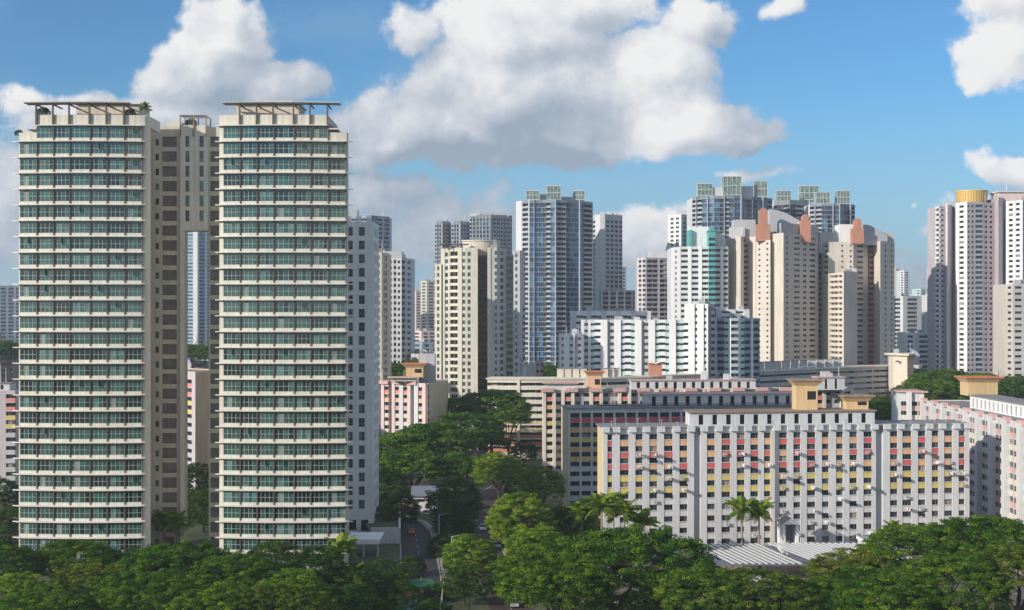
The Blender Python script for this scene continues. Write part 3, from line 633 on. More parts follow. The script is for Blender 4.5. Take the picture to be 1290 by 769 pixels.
# right pink slab, seen along its length
def sp4(k, ci): return 'pink' if k % 3 == 0 else 'hdb_cream'
s4 = dict(m0='grey_pale', P=dict(w=2.6, off=1.3, m='white', sm='grey_pale'), p=dict(w=.6, m='pink'), c=dict(w=3.6, m='grey_pale'), W=dict(w=2.6, sill=1.2, head=2.5, d=.2, sp=sp4, m='white', k=('frame_grey', 1, 0, 'dark', False)))
B = Building('housing_block', 'pink ribbed slab block running towards the viewer at the right edge', 'apartment block', (128, 350), zvis=4, seed=23)
a, c_ = C(1164, 402), C(1312, 302); B.vol([a, c_, (c_[0]+12, c_[1]+1), (a[0]+13, a[1])], [], 0, 31.4, [(s4, 'PWpWpc'*9+'P'), None, None], 2.75, 1.4, side='pink_pale', par=.3)
Lr = math.dist(a, c_); roofs_caps(B, a, c_, [1.3+i*10.0*Lr/92.6 for i in range(10)], 32.0, 3.6, 'pink')
roofs_caps(B, a, c_, [(i+.2)*Lr/15.4 for i in range(16)], 32.35, 3.8, 'pink_panel') if False else None
B.vol([C(1135, 404), C(1164, 402)], 10, 0, 33.6, (s4, 'WPWpW'), 2.75, 2.5, side='white', par=.3)
b = MB(); b.prism(inset([C(1135, 404), C(1164, 402), (C(1164, 402)[0], 412), (C(1135, 404)[0], 412)], -.9), 33.603, 34.0, 'pink'); b.build('coping', B.root)
x0 = a[0]+3.5; st_ = dict(m0='white_bright', a=dict(w=2.0), d=dict(w=1.2, sill=.3, head=2.7, d=.3, m='white_bright', k=(None, 0, 0, 'black', False)))
B.vol([(x0, 372), (x0-.5, 306), (x0+7, 306), (x0+7, 372)], [], 31.1, 34.4, [(st_, 'ad'*20+'a'), None, None], 3.0, .3, side='white_bright', par=.2)
b = MB(); b.prism(inset([(x0, 372), (x0-.5, 306), (x0+7, 306), (x0+7, 372)], -.4), 34.403, 34.7, 'roof_grey'); b.build('coping', B.root)
lift_tower(B, 1220, 1257, 376, 7, 475, 499, 'yellow', 'orange_deep', window=False)
B.finish()
# pink block left of the centre tower
def sp5(k, ci): return ('pink_panel', 'peach', 'pink', 'hdb_cream')[k] if k < 4 else 'hdb_cream'
s5 = dict(m0='pink_pale', P=dict(w=1.4, off=.3, m='pink_pale'), L=dict(w=1.8, off=.3, m='white'), W=dict(w=1.9, sill=1.1, head=2.4, d=.7, sp=sp5, m='pink_pale', k=('frame_grey', 1, 0, 'dark', False)),
          r=dict(w=1.6, off=-1.5, sill=1.1, head=2.4, d=.2, m='blue_grey', k=('frame_grey', 1, 0, 'dark', False)))
B = Building('housing_block', 'small pink and cream block with a yellow lift tower, left of the cream drum-topped tower', 'apartment block', (-38, 480), zvis=10, seed=24)
a, m_, c_ = C(462, 482), C(541, 470), C(563, 492); B.vol([a, m_, c_], 9, 0, 33.0, [(s5, 'PWLrPWrPWLWPrLWPr'), 'yellow_dull'], 2.75, 1.1, side='pink_pale', right='pink', par=.3)
roofs_caps(B, a, m_, [1.5, 7.5, 13.5, 19], 33.5, 4, 'pink')
lift_tower(B, 511, 533, 474, 6, 458, 476.5, 'yellow', 'orange_deep'); lift_tower(B, 493, 524, 471.5, 4, 475, 480.5, 'white', 'pink', window=False, ch=.9)
b = MB(); x, y = C(527, 478); b.box(x, x+5.8, y+2, y+8, 32.7, 43, 'grey_pale'); b.build('water_tank_room', B.root)
B.finish()
# same kind, seen left of the left tower and through its gap
B = Building('housing_block', 'pink and blue-grey block partly hidden at the left edge behind the left bowed tower', 'apartment block', (-170, 430), zvis=10, seed=25)
s6 = dict(s5); s6['m0'] = 'blue_grey'
s6 = dict(m0='lavender', P=dict(w=2, m='lavender'), W=dict(w=3, sill=1.1, head=2.4, d=.5, sp=lambda k, c: 'pink_panel' if k < 2 else 'yellow_panel' if k < 4 else 'grey_pale', m='lavender', k=('frame_grey', 1, 0, 'dark', False)))
B.vol([C(-70, 430), C(19, 430)], 12, 0, ZZ(492, 430), (s6, 'WPWPWPWPW'), 2.75, .9, side='lavender', par=.3); upper_storey(B, -30, 12, 433, 433, 6, ZZ(492, 430)-.2, ZZ(484, 430), 'white', 'roof_grey'); B.finish()
B = Building('housing_block', 'block with a bare peach end wall seen through the tall gap', 'apartment block', (-100, 440), zvis=10, seed=26)
B.vol([C(190, 455), C(246, 425), C(266, 433)], 12, 0, ZZ(468, 430), [(s6, 'PWPWPWPWPWP'), 'peach'], 2.75, 2.2, side='peach', right='peach', par=.3); B.finish()
# ------------------------------------------------------------------ curved corridor block
def sp7(k, ci): return 'corridor' if k < 5 else ('yellow_dull', 'yellow_dull', 'orange_deep', 'orange_deep', 'orange_deep', 'salmon')[min(k-5, 5)]
s7 = dict(m0='corridor', W=dict(w=6, sill=1.15, head=2.35, d=1.6, sp=sp7, m='corridor', k=('frame_grey', 4, 0, 'dark', False)), P=dict(w=1.2, off=.35, m='hdb_cream'))
B = Building('curved_block', 'long curved cream block with open corridors, sweeping behind the coloured slabs', 'apartment block', (90, 580), zvis=8, seed=30)
pts = [C(614, 535), C(655, 533), C(740, 534), C(820, 548), C(880, 572), C(950, 606), C(1030, 640), C(1100, 668), C(1128, 676)]
s7b = dict(m0='grey_pale', W=dict(w=6, sill=1.1, head=2.1, d=1.6, sp=lambda k, c: 'grey_pale', m='grey_pale', k=('frame_grey', 3, 0, 'slate', False)), P=dict(w=.3, m='grey_pale'))
B.vol(pts, [(x+2, y+12) for x, y in pts[::-1]], 0, 31.4, [(s7, 'WWP'), (s7, 'WWWWP')]+[(s7, 'WWWP')]*2+[(s7b, 'WWWP')]*4, 2.8, .8, side='hdb_cream', left='hdb_cream', par=.6)
b = MB(); b.prism(inset(pts+[(x+2, y+12) for x, y in pts[::-1]], -.5), 31.403, 32.0, 'corridor'); b.build('roof_slab', B.root)
def boxes(B, px0, px1, Y, Y1, z, h, n, mat):
    for i in range(n):
        t_ = i/n; px_ = px0+(px1-px0)*t_; y = Y+(Y1-Y)*t_; w_ = (px1-px0)/n*y/F*.82; x = C(px_, y)[0]; b = MB(); b.box(x, x+w_, y, y+3, z, z+h, mat); b.box(x-.15, x+w_+.15, y-.2, y+3.2, z+h, z+h+.2, 'roof_grey'); b.build('roof_room', B.root)
boxes(B, 702, 741, 539, 539, 32, 3.4, 4, 'hdb_cream'); boxes(B, 760, 782, 540, 544, 32, 3.4, 3, 'hdb_cream'); boxes(B, 932, 1062, 604, 658, 32, 3.6, 12, 'grey_pale')
lift_tower(B, 818, 834, 552, 5, 458, 483, 'salmon', 'salmon', window=False, grow=.2, ch=.5)
b = MB(); x, y = C(826, 552)
for sg in (-1, 1): b.poly([(x, y-1, 36.9), (x+sg*3.6, y-1, 38.6), (x+sg*3.6, y+4, 38.6), (x, y+4, 36.9)], 'white_bright'); b.poly([(x, y-1, 37.1), (x, y+4, 37.1), (x+sg*3.6, y+4, 38.8), (x+sg*3.6, y-1, 38.8)], 'white_bright'); b.poly([(x, y-1, 36.9), (x+sg*3.6, y-1, 38.6), (x+sg*3.6, y-1, 38.8), (x, y-1, 37.1)], 'white_bright')
b.build('butterfly_roof', B.root)
for px_ in (905, 925, 1008, 1018): 
    x, y = C(px_, 612); b = MB(); b.poly([(x, y, 33), (x+4, y, 34.2), (x+4, y+4, 34.2), (x, y+4, 33)], 'white_bright'); b.box(x+1.5, x+1.8, y+1, y+1.3, 31.9, 33.4, 'white'); b.build('roof_panel', B.root)
B.finish()
# end tower of the curved block
B = Building('stair_tower', 'cream and peach stair tower with flat overhanging cap, right end of the curved block', 'tower', (C(1137, 660)[0], 666), seed=31)
p = [C(1125, 664), C(1143, 656), C(1151, 664)]; B.vol(p, 8, 0, ZZ(448, 660), ['hdb_cream', 'peach'], side='hdb_cream', right='peach', par=.2)
b = MB(); b.prism(inset([*p, (p[2][0], 672), (p[0][0], 672)], -1.6), ZZ(448, 660)+.003, ZZ(445.5, 660), 'hdb_cream'); b.build('cap', B.root)
b = MB(); x, y = C(1131, 659); b.box(x-1, x+.6, y-.6, y+.5, ZZ(456, 660), ZZ(454.5, 660), 'glass_dark'); b.build('window', B.root)
b = MB(); x, y = C(1150, 662); b.tube((x, y, ZZ(449, 660)), (x+1, y-1, ZZ(445, 660)), .3, 2.6, 'white_bright', 12); b.build('dish', B.root); B.finish()
B = Building('curved_annex', 'short curved white block with blue-shaded bands right of the cream stair tower', 'apartment block', (C(1156, 700)[0], 706), seed=32)
s8 = dict(m0='grey_pale', W=dict(w=3, sill=1.2, head=2.4, d=1.2, m='grey_pale', k=('frame_blue', 2, 0, 'blue', False)))
B.vol([C(1148, 700), C(1157, 694), C(1162, 702)], 14, 0, ZZ(461, 700), (s8, 'WW'), 2.8, .5, side='grey_pale'); B.finish()
# small white butterfly-roofed building & pink neighbour
B = Building('roof_pavilion', 'white tower block with an upturned curved roof beyond the corridor block', 'apartment block', (C(660, 575)[0], 580), seed=33)
p = [C(652, 575), C(662, 572), C(675, 578)]; B.vol(p, 8, 0, ZZ(459, 575), ['white_bright', 'grey_pale'], side='grey_pale')
b = MB(); x0, x1 = p[0][0]-.5, p[1][0]+.7
for i in range(6):
    ta, tb = i/6, (i+1)/6; f = lambda t: ZZ(459, 575)+2.2*abs(2*t-1)**1.6+.1; b.prism([(x0+(x1-x0)*ta, 571), (x0+(x1-x0)*tb, 571), (x0+(x1-x0)*tb, 582), (x0+(x1-x0)*ta, 582)], f(ta)-.02*i, f(tb)+.35+.01*i, 'white_bright')
b.build('curved_roof', B.root); B.finish()
B = Building('pink_block', 'narrow pink and white block peeping out beside the upturned roof', 'apartment block', (C(679, 600)[0], 606), seed=34, zvis=30)
s9 = dict(m0='pink', P=dict(w=1, m='pink_pale'), W=dict(w=2, sill=1.1, head=2.3, d=.5, m='pink', k=('frame_grey', 1, 0, 'dark', False)))
B.vol([C(674, 596), C(684, 600)], 10, 0, ZZ(455, 600), (s9, 'PWPW'), 2.8, .6, side='pink', par=.3); B.finish()
# ------------------------------------------------------------------ towers of the middle distance
def W_(w, pg='dark', sill=.95, head=2.3, d=.2, fm='frame_grey', nv=1, nh=0, **k): return dict(w=w, sill=sill, head=head, d=d, k=(fm, nv, nh, pg, False), **k)
# centre cream tower with drum
st = dict(m0='cream_pale', c=dict(w=1.6, m='cream_pale'), t=dict(w=3.2, off=.35, m='cream_pale'), w=W_(2.0, 'teal', .8, 2.5, .2, m='cream_pale'), b=W_(3.0, 'dark', 1.0, 2.75, 1.1, m='cream_pale', sp='cream'),
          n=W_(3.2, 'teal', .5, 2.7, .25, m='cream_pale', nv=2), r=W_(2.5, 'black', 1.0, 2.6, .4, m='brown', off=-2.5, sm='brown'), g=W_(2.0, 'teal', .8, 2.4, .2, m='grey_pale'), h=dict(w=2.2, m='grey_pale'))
B = Building('cream_tower', 'cream apartment tower with a round drum on its roof and a dark central recess', 'apartment tower', (C(604, 575)[0], 585), zvis=20, seed=40)
zc = ZZ(316, 573)
B.vol([C(547, 583), C(548, 578), C(556, 575)], 10, 0, ZZ(333, 575), [(st, 'n'), (st, 'cwc')], 2.88, .5, side='cream_pale', left='cream_pale')
B.vol([C(556, 577), C(567, 572), C(586, 568), C(602, 567)], 17, 0, zc+1, [(st, 'twc'), (st, 'bbtw'), (st, 'cwct')], 2.88, 1.4, side='cream_pale', right='brown')
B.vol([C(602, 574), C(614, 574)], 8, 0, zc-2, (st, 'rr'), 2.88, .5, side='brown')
B.vol([C(614, 567), C(626, 567), C(638, 573)], 16, 0, zc+1, [(st, 'tchw'), (st, 'hwh')], 2.88, 1.0, side='cream_pale', left='brown', right='grey_pale')
B.vol([C(638, 575), C(646, 575)], 8, 0, zc-1.5, (st, 'ww'), 2.88, .5, side='brown')
B.vol([C(646, 572), C(655, 571), C(661.5, 578)], 14, 0, zc, [(st, 'hgh'), (st, 'hg')], 2.88, .8, side='grey_pale', left='cream_pale', right='grey_pale')
b = MB(); dx, dy = C(606, 582); n_ = 40; r_ = 7.6
circ = [(dx+r_*math.cos(2*math.pi*i/n_), dy+r_*math.sin(2*math.pi*i/n_)) for i in range(n_)]
b.prism(circ, zc-2, zc+4.2, 'tan', flare=inset(circ, -.5)); b.prism(inset(circ, -.9), zc+4.203, zc+4.7, 'tan'); b.build('roof_drum', B.root)
b = MB(); x0, y0 = C(552, 571); x1 = C(590, 566)[0]; x = x0
while x < x1: b.box(x, x+.22, y0-2.5, y0+3, zc+2.5, zc+2.8, 'brown'); x += .6
b.box(x0-.2, x1, y0-1, y0-.8, zc+2.1, zc+2.5, 'brown'); [b.box(xx, xx+.3, y0-1, y0-.7, zc-1, zc+2.1, 'cream_pale') for xx in (x0+1, x0+5, x0+9)]
b.build('pergola', B.root); B.finish()
# blue towers with green glazed roof boxes
def roof_box(B, px0, px1, Y, y0, y1, dep=7):
    x0, x1 = C(px0, Y)[0], C(px1, Y)[0]; z0, z1 = ZZ(y1, Y)-1, ZZ(y0, Y); b = MB(); b.box(x0+.3, x1-.3, Y+.3, Y+dep-.3, z0, z1-.6, 'glass_green')
    n_ = 4
    for i in range(n_+1):
        x = x0+(x1-x0-.35)*i/n_; b.box(x, x+.35, Y, Y+.35, z0, z1, 'grey_pale'); b.box(x, x+.35, Y+dep-.35, Y+dep, z0, z1, 'white')
    for z in np.linspace(z0+1, z1-.4, 3): b.box(x0, x1, Y-.003, Y+.3, z, z+.35, 'white'); b.box(x0-.003, x0+.3, Y+.3, Y+dep, z, z+.35, 'white')
    b.box(x0, x1, Y, Y+dep, z1-.5, z1-.2, 'grey_pale'); return b.build('roof_room', B.root)
st = dict(m0='tower_grey', s=dict(w=.7, m='grey_pale'), l=dict(w=.4, off=.9, m='tower_fin'), G=W_(3.2, 'slate', 1.0, 2.65, 1.4, m='tower_grey', sp='grey_wall', fm='frame_dark'), B=W_(3.6, 'blue', .3, 2.74, .35, m='tower_grey', sp='tower_grey', fm='frame_blue'),  # tower_grey is darkened, a cloud shadow put into the wall colour
          D=W_(3.0, 'slate', .3, 2.7, .5, m='tower_grey', fm='frame_dark'), d=W_(2.2, 'slate', .9, 2.4, .3, m='slate', fm='frame_dark'))
B = Building('blue_tower', 'tall blue-glazed tower with green glass roof boxes, in the middle of the skyline', 'apartment tower', (C(700, 800)[0], 812), zvis=30, seed=41)
zt = ZZ(252, 795)
B.vol([C(650, 806), C(656.5, 800), C(667, 795), C(684, 795), C(699, 792), C(713, 795), C(730, 800), C(747, 812)], 26, 0, zt, ['white', (st, 'sGs'), (st, 'BlBB'), (st, 'DGB'), (st, 'lGG'), (st, 'DBBl'), (st, 'BGGs')], 2.93, 1.6, side='tower_grey', left='white', right='tower_grey')
roof_box(B, 663, 680, 800, 240, 252); roof_box(B, 689, 707, 798, 234, 252, 10); roof_box(B, 722, 737, 804, 240, 252); b = MB(); x0 = C(680, 803)[0]; b.box(x0, C(690, 803)[0], 803, 815, zt-1, zt+4, 'grey_wall'); b.build('plant_room', B.root); b = MB(); b.box(C(707, 803)[0], C(722, 803)[0], 803, 815, zt-1, zt+2.5, 'grey_wall'); b.build('plant_room', B.root); B.finish()
B = Building('blue_tower', 'tall blue-glazed tower rising behind the orange-finned cream tower', 'apartment tower', (C(922, 860)[0], 870), zvis=70, seed=42)
B.vol([C(872, 862), C(884, 855), C(900, 850), C(925, 850), C(948, 856), C(973, 868)], 26, 0, ZZ(247, 850), [(st, 'GlG'), (st, 'BlB'), (st, 'BDlGB'), (st, 'BlBD'), (st, 'DBlBG')], 2.93, 1.6, side='grey_pale', left='white')
roof_box(B, 879, 898, 856, 231, 247); roof_box(B, 911, 934, 854, 222, 246, 10); roof_box(B, 951, 967, 862, 228, 248); b = MB(); b.box(C(898, 856)[0], C(911, 856)[0], 857, 868, 130, ZZ(236, 856), 'white'); b.build('plant_room', B.root); b = MB(); b.box(C(934, 856)[0], C(951, 856)[0], 860, 868, 130, ZZ(234, 856), 'white'); b.build('plant_room', B.root); B.finish()
B = Building('blue_tower', 'lower left of the paired blue and white towers behind the orange-topped cream towers', 'apartment tower', (C(1000, 900)[0], 910), zvis=80, seed=43)
B.vol([C(975, 896), C(995, 890), C(1020, 898)], 22, 0, ZZ(252, 890), [(st, 'GDG'), (st, 'DGDl')], 2.93, 3, side='white'); roof_box(B, 979, 997, 894, 240, 254); roof_box(B, 1008, 1032, 905, 234, 252); B.finish()
B = Building('blue_tower', 'blue and white tower with thin white fins, rightmost of those behind the cream towers', 'apartment tower', (C(1050, 880)[0], 890), zvis=80, seed=44)
B.vol([C(1020, 880), C(1035, 874), C(1058, 874), C(1077, 882)], 24, 0, ZZ(257, 875), [(st, 'GlG'), (st, 'BDlBl'), (st, 'BDlG')], 2.93, 1.4, side='white', left='white_bright'); roof_box(B, 1029, 1046, 880, 242, 257); roof_box(B, 1055, 1071, 880, 240, 257); B.finish()
# grey rounded slab right of the blue tower
st = dict(m0='grey_pale', s=dict(w=1, m='grey_pale'), S=dict(w=3, m='white'), W=W_(2.2, 'slate', .9, 2.5, .4, m='grey_wall'), H=W_(2.2, 'slate', .9, 2.4, .4, m='grey_pale'), G=W_(3, 'slate', 1.1, 2.6, 1.2, m='grey_pale'))
B = Building('grey_tower', 'grey tower with bright rounded corner just right of the tall blue tower', 'apartment tower', (C(765, 860)[0], 870), zvis=30, seed=45)
B.vol([C(743, 872), C(750, 862), C(756, 856), C(762, 856), C(784, 866)], 22, 0, ZZ(270, 856), [(st, 'G'), (st, 'S'), 'white', (st, 'sWsWsWsW')], 2.93, 3.4, side='grey_pale'); b = MB(); 
for px_ in (757, 764, 771, 778): x, y = C(px_, 868); b.box(x, x+2.2, y, y+3, 120, ZZ(267, 868), 'white')
b.build('roof_fins', B.root); B.finish()
# dark towers behind the cream tower
for (p0, p1, yt, Y, lb, sd) in ((548, 567, 279, 1010, 'slim dark blue tower, leftmost behind the cream drum-topped tower', 46), (569, 591, 279, 1000, 'dark blue tower with pale corner strip directly left of the roof drum', 47), (592, 645, 271, 980, 'wide dark blue tower rising behind the roof drum', 48)):
    B = Building('dark_tower', lb, 'apartment tower', (C((p0+p1)/2, Y)[0], Y+10), zvis=85, seed=sd); sl = dict(m0='slate', s=dict(w=1, m='grey_pale'), W=W_(3, 'slate', .7, 2.6, .4, m='slate'), G=W_(2.5, 'slate', 1.0, 2.6, 1, m='grey_wall'), B=W_(3, 'blue', .5, 2.6, .3, m='slate'))
    n_ = int((p1-p0)/9)+1; pm = (p0+p1)/2
    B.vol([C(p0, Y+4), C(pm, Y-3), C(p1, Y+6)], 20, 0, ZZ(yt, Y), [(sl, ('G'+'BsW'*n_)), (sl, 'GBsW'*n_)], 2.95, 2.2, side='grey_wall')
    b = MB(); b.box(C(p0+3, Y)[0], C(p1-4, Y)[0], Y+4, Y+12, ZZ(yt, Y)-1, ZZ(yt-3.5, Y), 'grey_wall'); 
    if p1 == 645: b.box(C(592, Y)[0], C(604, Y)[0], Y+2, Y+12, ZZ(yt, Y)-1, ZZ(yt-2, Y), 'white')
    b.build('plant_room', B.root); B.finish()
# left group behind the slab wing
sl = dict(m0='slate', s=dict(w=1, m='grey_wall'), W=W_(3, 'slate', .7, 2.6, .4, m='slate'), G=W_(2.5, 'slate', 1.0, 2.6, 1, m='blue_grey'), B=W_(3, 'blue', .5, 2.6, .3, m='slate'))
B = Building('dark_tower', 'dark blue tower peeking over the grey slab wing beside the right bowed tower', 'apartment tower', (C(464, 900)[0], 910), zvis=80, seed=49)
B.vol([C(430, 900), C(468, 892), C(490, 904)], 20, 0, ZZ(272, 895), [(sl, 'GBGWGB'), (sl, 'BGsG')], 2.95, 1.5, side='grey_wall'); b = MB(); b.box(C(436, 900)[0], C(450, 900)[0], 902, 910, 120, ZZ(264, 900), 'grey_wall'); b.build('plant_room', B.root); B.finish()
st = dict(m0='grey_pale', s=dict(w=1.5, m='grey_pale'), W=W_(2.6, 'mid' if False else 'slate', .7, 2.5, .25, m='cream_dark'), c=dict(w=1.2, m='cream_dark'))
B = Building('beige_tower', 'narrow beige tower with wide windows, squeezed between the slab wing and the white tower', 'apartment tower', (C(478, 525)[0], 530), zvis=30, seed=50)
B.vol([C(462, 520), C(481, 520), C(489.5, 530)], 12, 0, ZZ(318, 520), [(st, 'cWcWc'), (st, 'cWc')], 2.9, .8, side='cream_dark'); b = MB(); b.box(*[C(p_, 522)[0] for p_ in (470, 482)], 520.5, 523, ZZ(318, 520), ZZ(314, 520), 'brown'); b.build('pergola', B.root); B.finish()
st = dict(m0='white', s=dict(w=1.4, m='white'), W=W_(2.2, 'slate', .9, 2.3, .25, m='white'), H=W_(2.4, 'slate', 1.0, 2.5, .9, m='lavender'))
B = Building('white_tower', 'white and bluish tower with dark windows left of the sky gap, beside the beige one', 'apartment tower', (C(500, 645)[0], 652), zvis=30, seed=51)
B.vol([C(480, 646), C(489, 640), C(506, 640), C(520, 650)], 14, 0, ZZ(325, 640), [(st, 'sWs'), (st, 'sWsHsWs'), (st, 'HsWs')], 2.8, .8, side='white'); b = MB(); b.box(C(483, 648)[0], C(507, 648)[0], 645, 655, 80, ZZ(317, 648), 'grey_pale'); b.build('plant_room', B.root); B.finish()
# white complex of slabs
st = dict(m0='white_bright', p=dict(w=1.2, m='white_bright'), P=dict(w=3.6, off=.6, m='white_bright'), q=dict(w=2.4, off=.3, m='white'), t=W_(2.0, 'dark', 1.1, 2.1, .2, m='teal_pale'), w=W_(1.8, 'slate', .95, 2.2, .25, m='white_bright'), b=W_(3.4, 'slate', 1.25, 2.4, 1.3, m='white_bright', sp='white_bright'), B=W_(3.4, 'slate', 1.0, 2.5, 1.3, m='blue_grey', sp='blue_grey'), c=W_(2.0, 'slate', 1.0, 2.3, .3, m='grey_pale'), g=dict(w=1.6, off=-1, m='grey_wall'))
B = Building('white_block', 'white stepped block with teal window strips and broad piers, below the tall towers', 'apartment block', (C(830, 590)[0], 600), zvis=24, seed=52)
B.vol([C(705, 578), C(724, 574), C(735, 580)], 16, 0, ZZ(421, 575), [(st, 'pwPtp'), (st, 'gwp')], 2.82, .8, side='white_bright')
B.vol([C(733, 584), C(744, 584), C(869, 580)], 14, 0, ZZ(403, 582), [(st, 'pcp'), (st, 'tbPgcPtbtPgcPtbtPctb')], 2.82, .9, side='white_bright')
B.vol([C(869, 576), C(892, 574), C(901, 580)], 18, 0, ZZ(383, 575), [(st, 'PwpPwp'), (st, 'gc')], 2.82, 1.2, side='white_bright', right='blue_grey')
B.vol([C(900, 584), C(930, 580), C(957, 588)], 14, 0, ZZ(401, 582), [(st, 'pBtpB'), (st, 'ptBpB')], 2.82, .9, side='blue_grey'); B.vol([C(902, 588), C(944, 588)], 8, 40, ZZ(390, 588), (st, 'qbqbq'), 2.5, .5, side='blue_grey')  # blue_grey wing and flank: bluish shade put into the wall colour
B.vol([C(720, 612), C(820, 612)], 14, 0, ZZ(392, 612), (st, 'qbwqbwqbwqbwqbwq'), 2.82, 1.6, side='white_bright'); B.finish()
b = None
# tall white tower with green strip
st = dict(m0='white', p=dict(w=2.4, off=.3, m='white_bright'), P=dict(w=4.5, off=.3, m='white'), W=W_(4.5, 'slate', 1.15, 2.5, 1.2, m='white', nv=2), w=W_(2.2, 'slate', .9, 2.3, .3, m='white'), G=dict(w=3.2, off=1.1, m='teal_paint'), g=W_(3.2, 'slate', 1.0, 2.5, .6, m='teal_paint', off=.6))
B = Building('white_tower', 'tall white tower with a vertical green strip, in front of the blue towers', 'apartment tower', (C(882, 705)[0], 715), zvis=50, seed=53)
B.vol([C(846, 712), C(858, 700), C(893, 697)], 20, 0, ZZ(311, 700), [(st, 'PwP'), (st, 'WpWpW')], 2.85, 1, side='white_bright', left='white')
B.vol([C(893, 695), C(901, 695)], 20, 0, ZZ(292, 697), (st, 'g'), 2.85, 3, side='teal_paint'); B.vol([C(901, 697), C(917.5, 699)], 20, 0, ZZ(311, 700), (st, 'WpW'), 2.85, 1, side='white')
b = MB(); b.box(C(869, 702)[0], C(893, 702)[0], 702, 712, 90, ZZ(286, 702), 'white_bright'); b.build('plant_room', B.root); b = MB(); b.box(C(901, 702)[0], C(914, 702)[0], 704, 712, 90, ZZ(294, 702), 'white'); b.build('plant_room', B.root); b = MB(); b.box(C(868, 702)[0], C(871, 702)[0], 700, 712, 90, ZZ(290, 702), 'teal_paint'); b.build('plant_room', B.root)
b = MB(); x0, x1 = C(892, 694)[0], C(902, 694)[0]; zz = ZZ(292, 697); b.poly([(x0, 694, zz), (x1, 694, zz), ((x0+x1)/2, 694, zz+2.2)], 'teal_paint'); b.poly([(x1, 694, zz), (x1, 706, zz), ((x0+x1)/2, 706, zz+2.2), ((x0+x1)/2, 694, zz+2.2)], 'teal_paint'); b.poly([(x0, 706, zz), (x0, 694, zz), ((x0+x1)/2, 694, zz+2.2), ((x0+x1)/2, 706, zz+2.2)], 'teal_paint'); b.build('gable', B.root); B.finish()
st2 = dict(m0='white', s=dict(w=1.5, m='white_bright'), W=W_(2.5, 'slate', 1.0, 2.3, .5, m='white'))
B = Building('white_tower', 'pale slim white tower left of the tall blue tower behind the green-striped one', 'apartment tower', (C(858, 900)[0], 910), zvis=60, seed=54); B.vol([C(842, 905), C(858, 895), C(873, 905)], 15, 0, ZZ(270, 895), [(st2, 'sWsWs'), (st2, 'sWsWs')], 2.9, 1.5, side='white'); b = MB(); b.box(C(853, 900)[0], C(866, 900)[0], 900, 908, 110, ZZ(265, 900), 'white'); b.build('plant_room', B.root); B.finish()
st2 = dict(m0='grey_pale', s=dict(w=1, m='white'), W=W_(2.5, 'slate', 1.0, 2.5, .9, m='lavender'), G=W_(3.5, 'slate', .9, 2.5, 1, m='mauve'))
B = Building('grey_tower', 'grey-mauve tower with dark balconies in the gap left of the green-striped white tower', 'apartment tower', (C(824, 800)[0], 808), zvis=50, seed=55); B.vol([C(803, 804), C(813, 798), C(847, 804)], 16, 0, ZZ(325, 800), [(st2, 'sWsW'), (st2, 'sGGsGGs')], 2.85, 1, side='grey_pale'); b = MB(); b.box(C(818, 804)[0], C(842, 804)[0], 803, 812, 80, ZZ(317, 804), 'white'); b.build('plant_room', B.root); B.finish()
B = Building('grey_block', 'low grey block with square openings just right of the rounded grey tower', 'apartment block', (C(780, 830)[0], 836), zvis=50, seed=56); B.vol([C(757, 830), C(807, 826)], 14, 0, ZZ(366, 828), (st2, 'sGsGsGsGsGs'), 2.85, .8, side='grey_wall'); B.finish()
# orange-finned cream towers
st = dict(m0='grey_warm', c=dict(w=1.2, m='tan'), C=dict(w=5, m='tan'), q=dict(w=2, m='grey_warm'), w=W_(1.7, 'dark', 1.0, 2.2, .25, m='grey_warm'), x=W_(2.0, 'dark', 1.0, 2.2, .25, m='grey_warm'), r=W_(2.6, 'black', 1.0, 2.3, .6, m='brown'), s=W_(1.1, 'black', 1.0, 2.0, .2, m='tan'),  # grey_warm on right-facing walls puts their shade into the colour
          B=W_(3.0, 'dark', 1.2, 2.4, 1.3, m='tan', sp='hdb_cream'), R=W_(1.8, 'black', 1.0, 2.3, .8, m='salmon', off=-.8), b=W_(1.4, 'dark', 1.1, 2.2, .2, m='tan'))
def fin(B, px0, px1, Y, y0, y1, y2, dep=3):
    """orange fin with a gabled top and a step halfway"""
    x0, x1 = C(px0, Y)[0], C(px1, Y)[0]; za, zb, zc_ = ZZ(y2, Y), ZZ(y1, Y), ZZ(y0, Y); k = (x1-x0)*.2; b = MB()
    xm = (x0+x1)/2; prof = [(x0, za), (x1, za), (x1, zb), (x1-k, zb+.15), (x1-k, zc_-1.3), (x1-2.2*k, zc_), (x0+2.2*k, zc_), (x0+k, zc_-1.3), (x0+k, zb+.15), (x0, zb)]
    n_ = len(prof); b.poly([(x, Y, z) for x, z in prof], 'salmon'); b.poly([(x, Y+dep, z) for x, z in reversed(prof)], 'salmon')
    for i in range(n_): (xa, z_a), (xb, z_b) = prof[i], prof[(i+1) % n_]; b.poly([(xa, Y, z_a), (xa, Y+dep, z_a), (xb, Y+dep, z_b), (xb, Y, z_b)], 'salmon')
    return b.build('orange_fin', B.root)
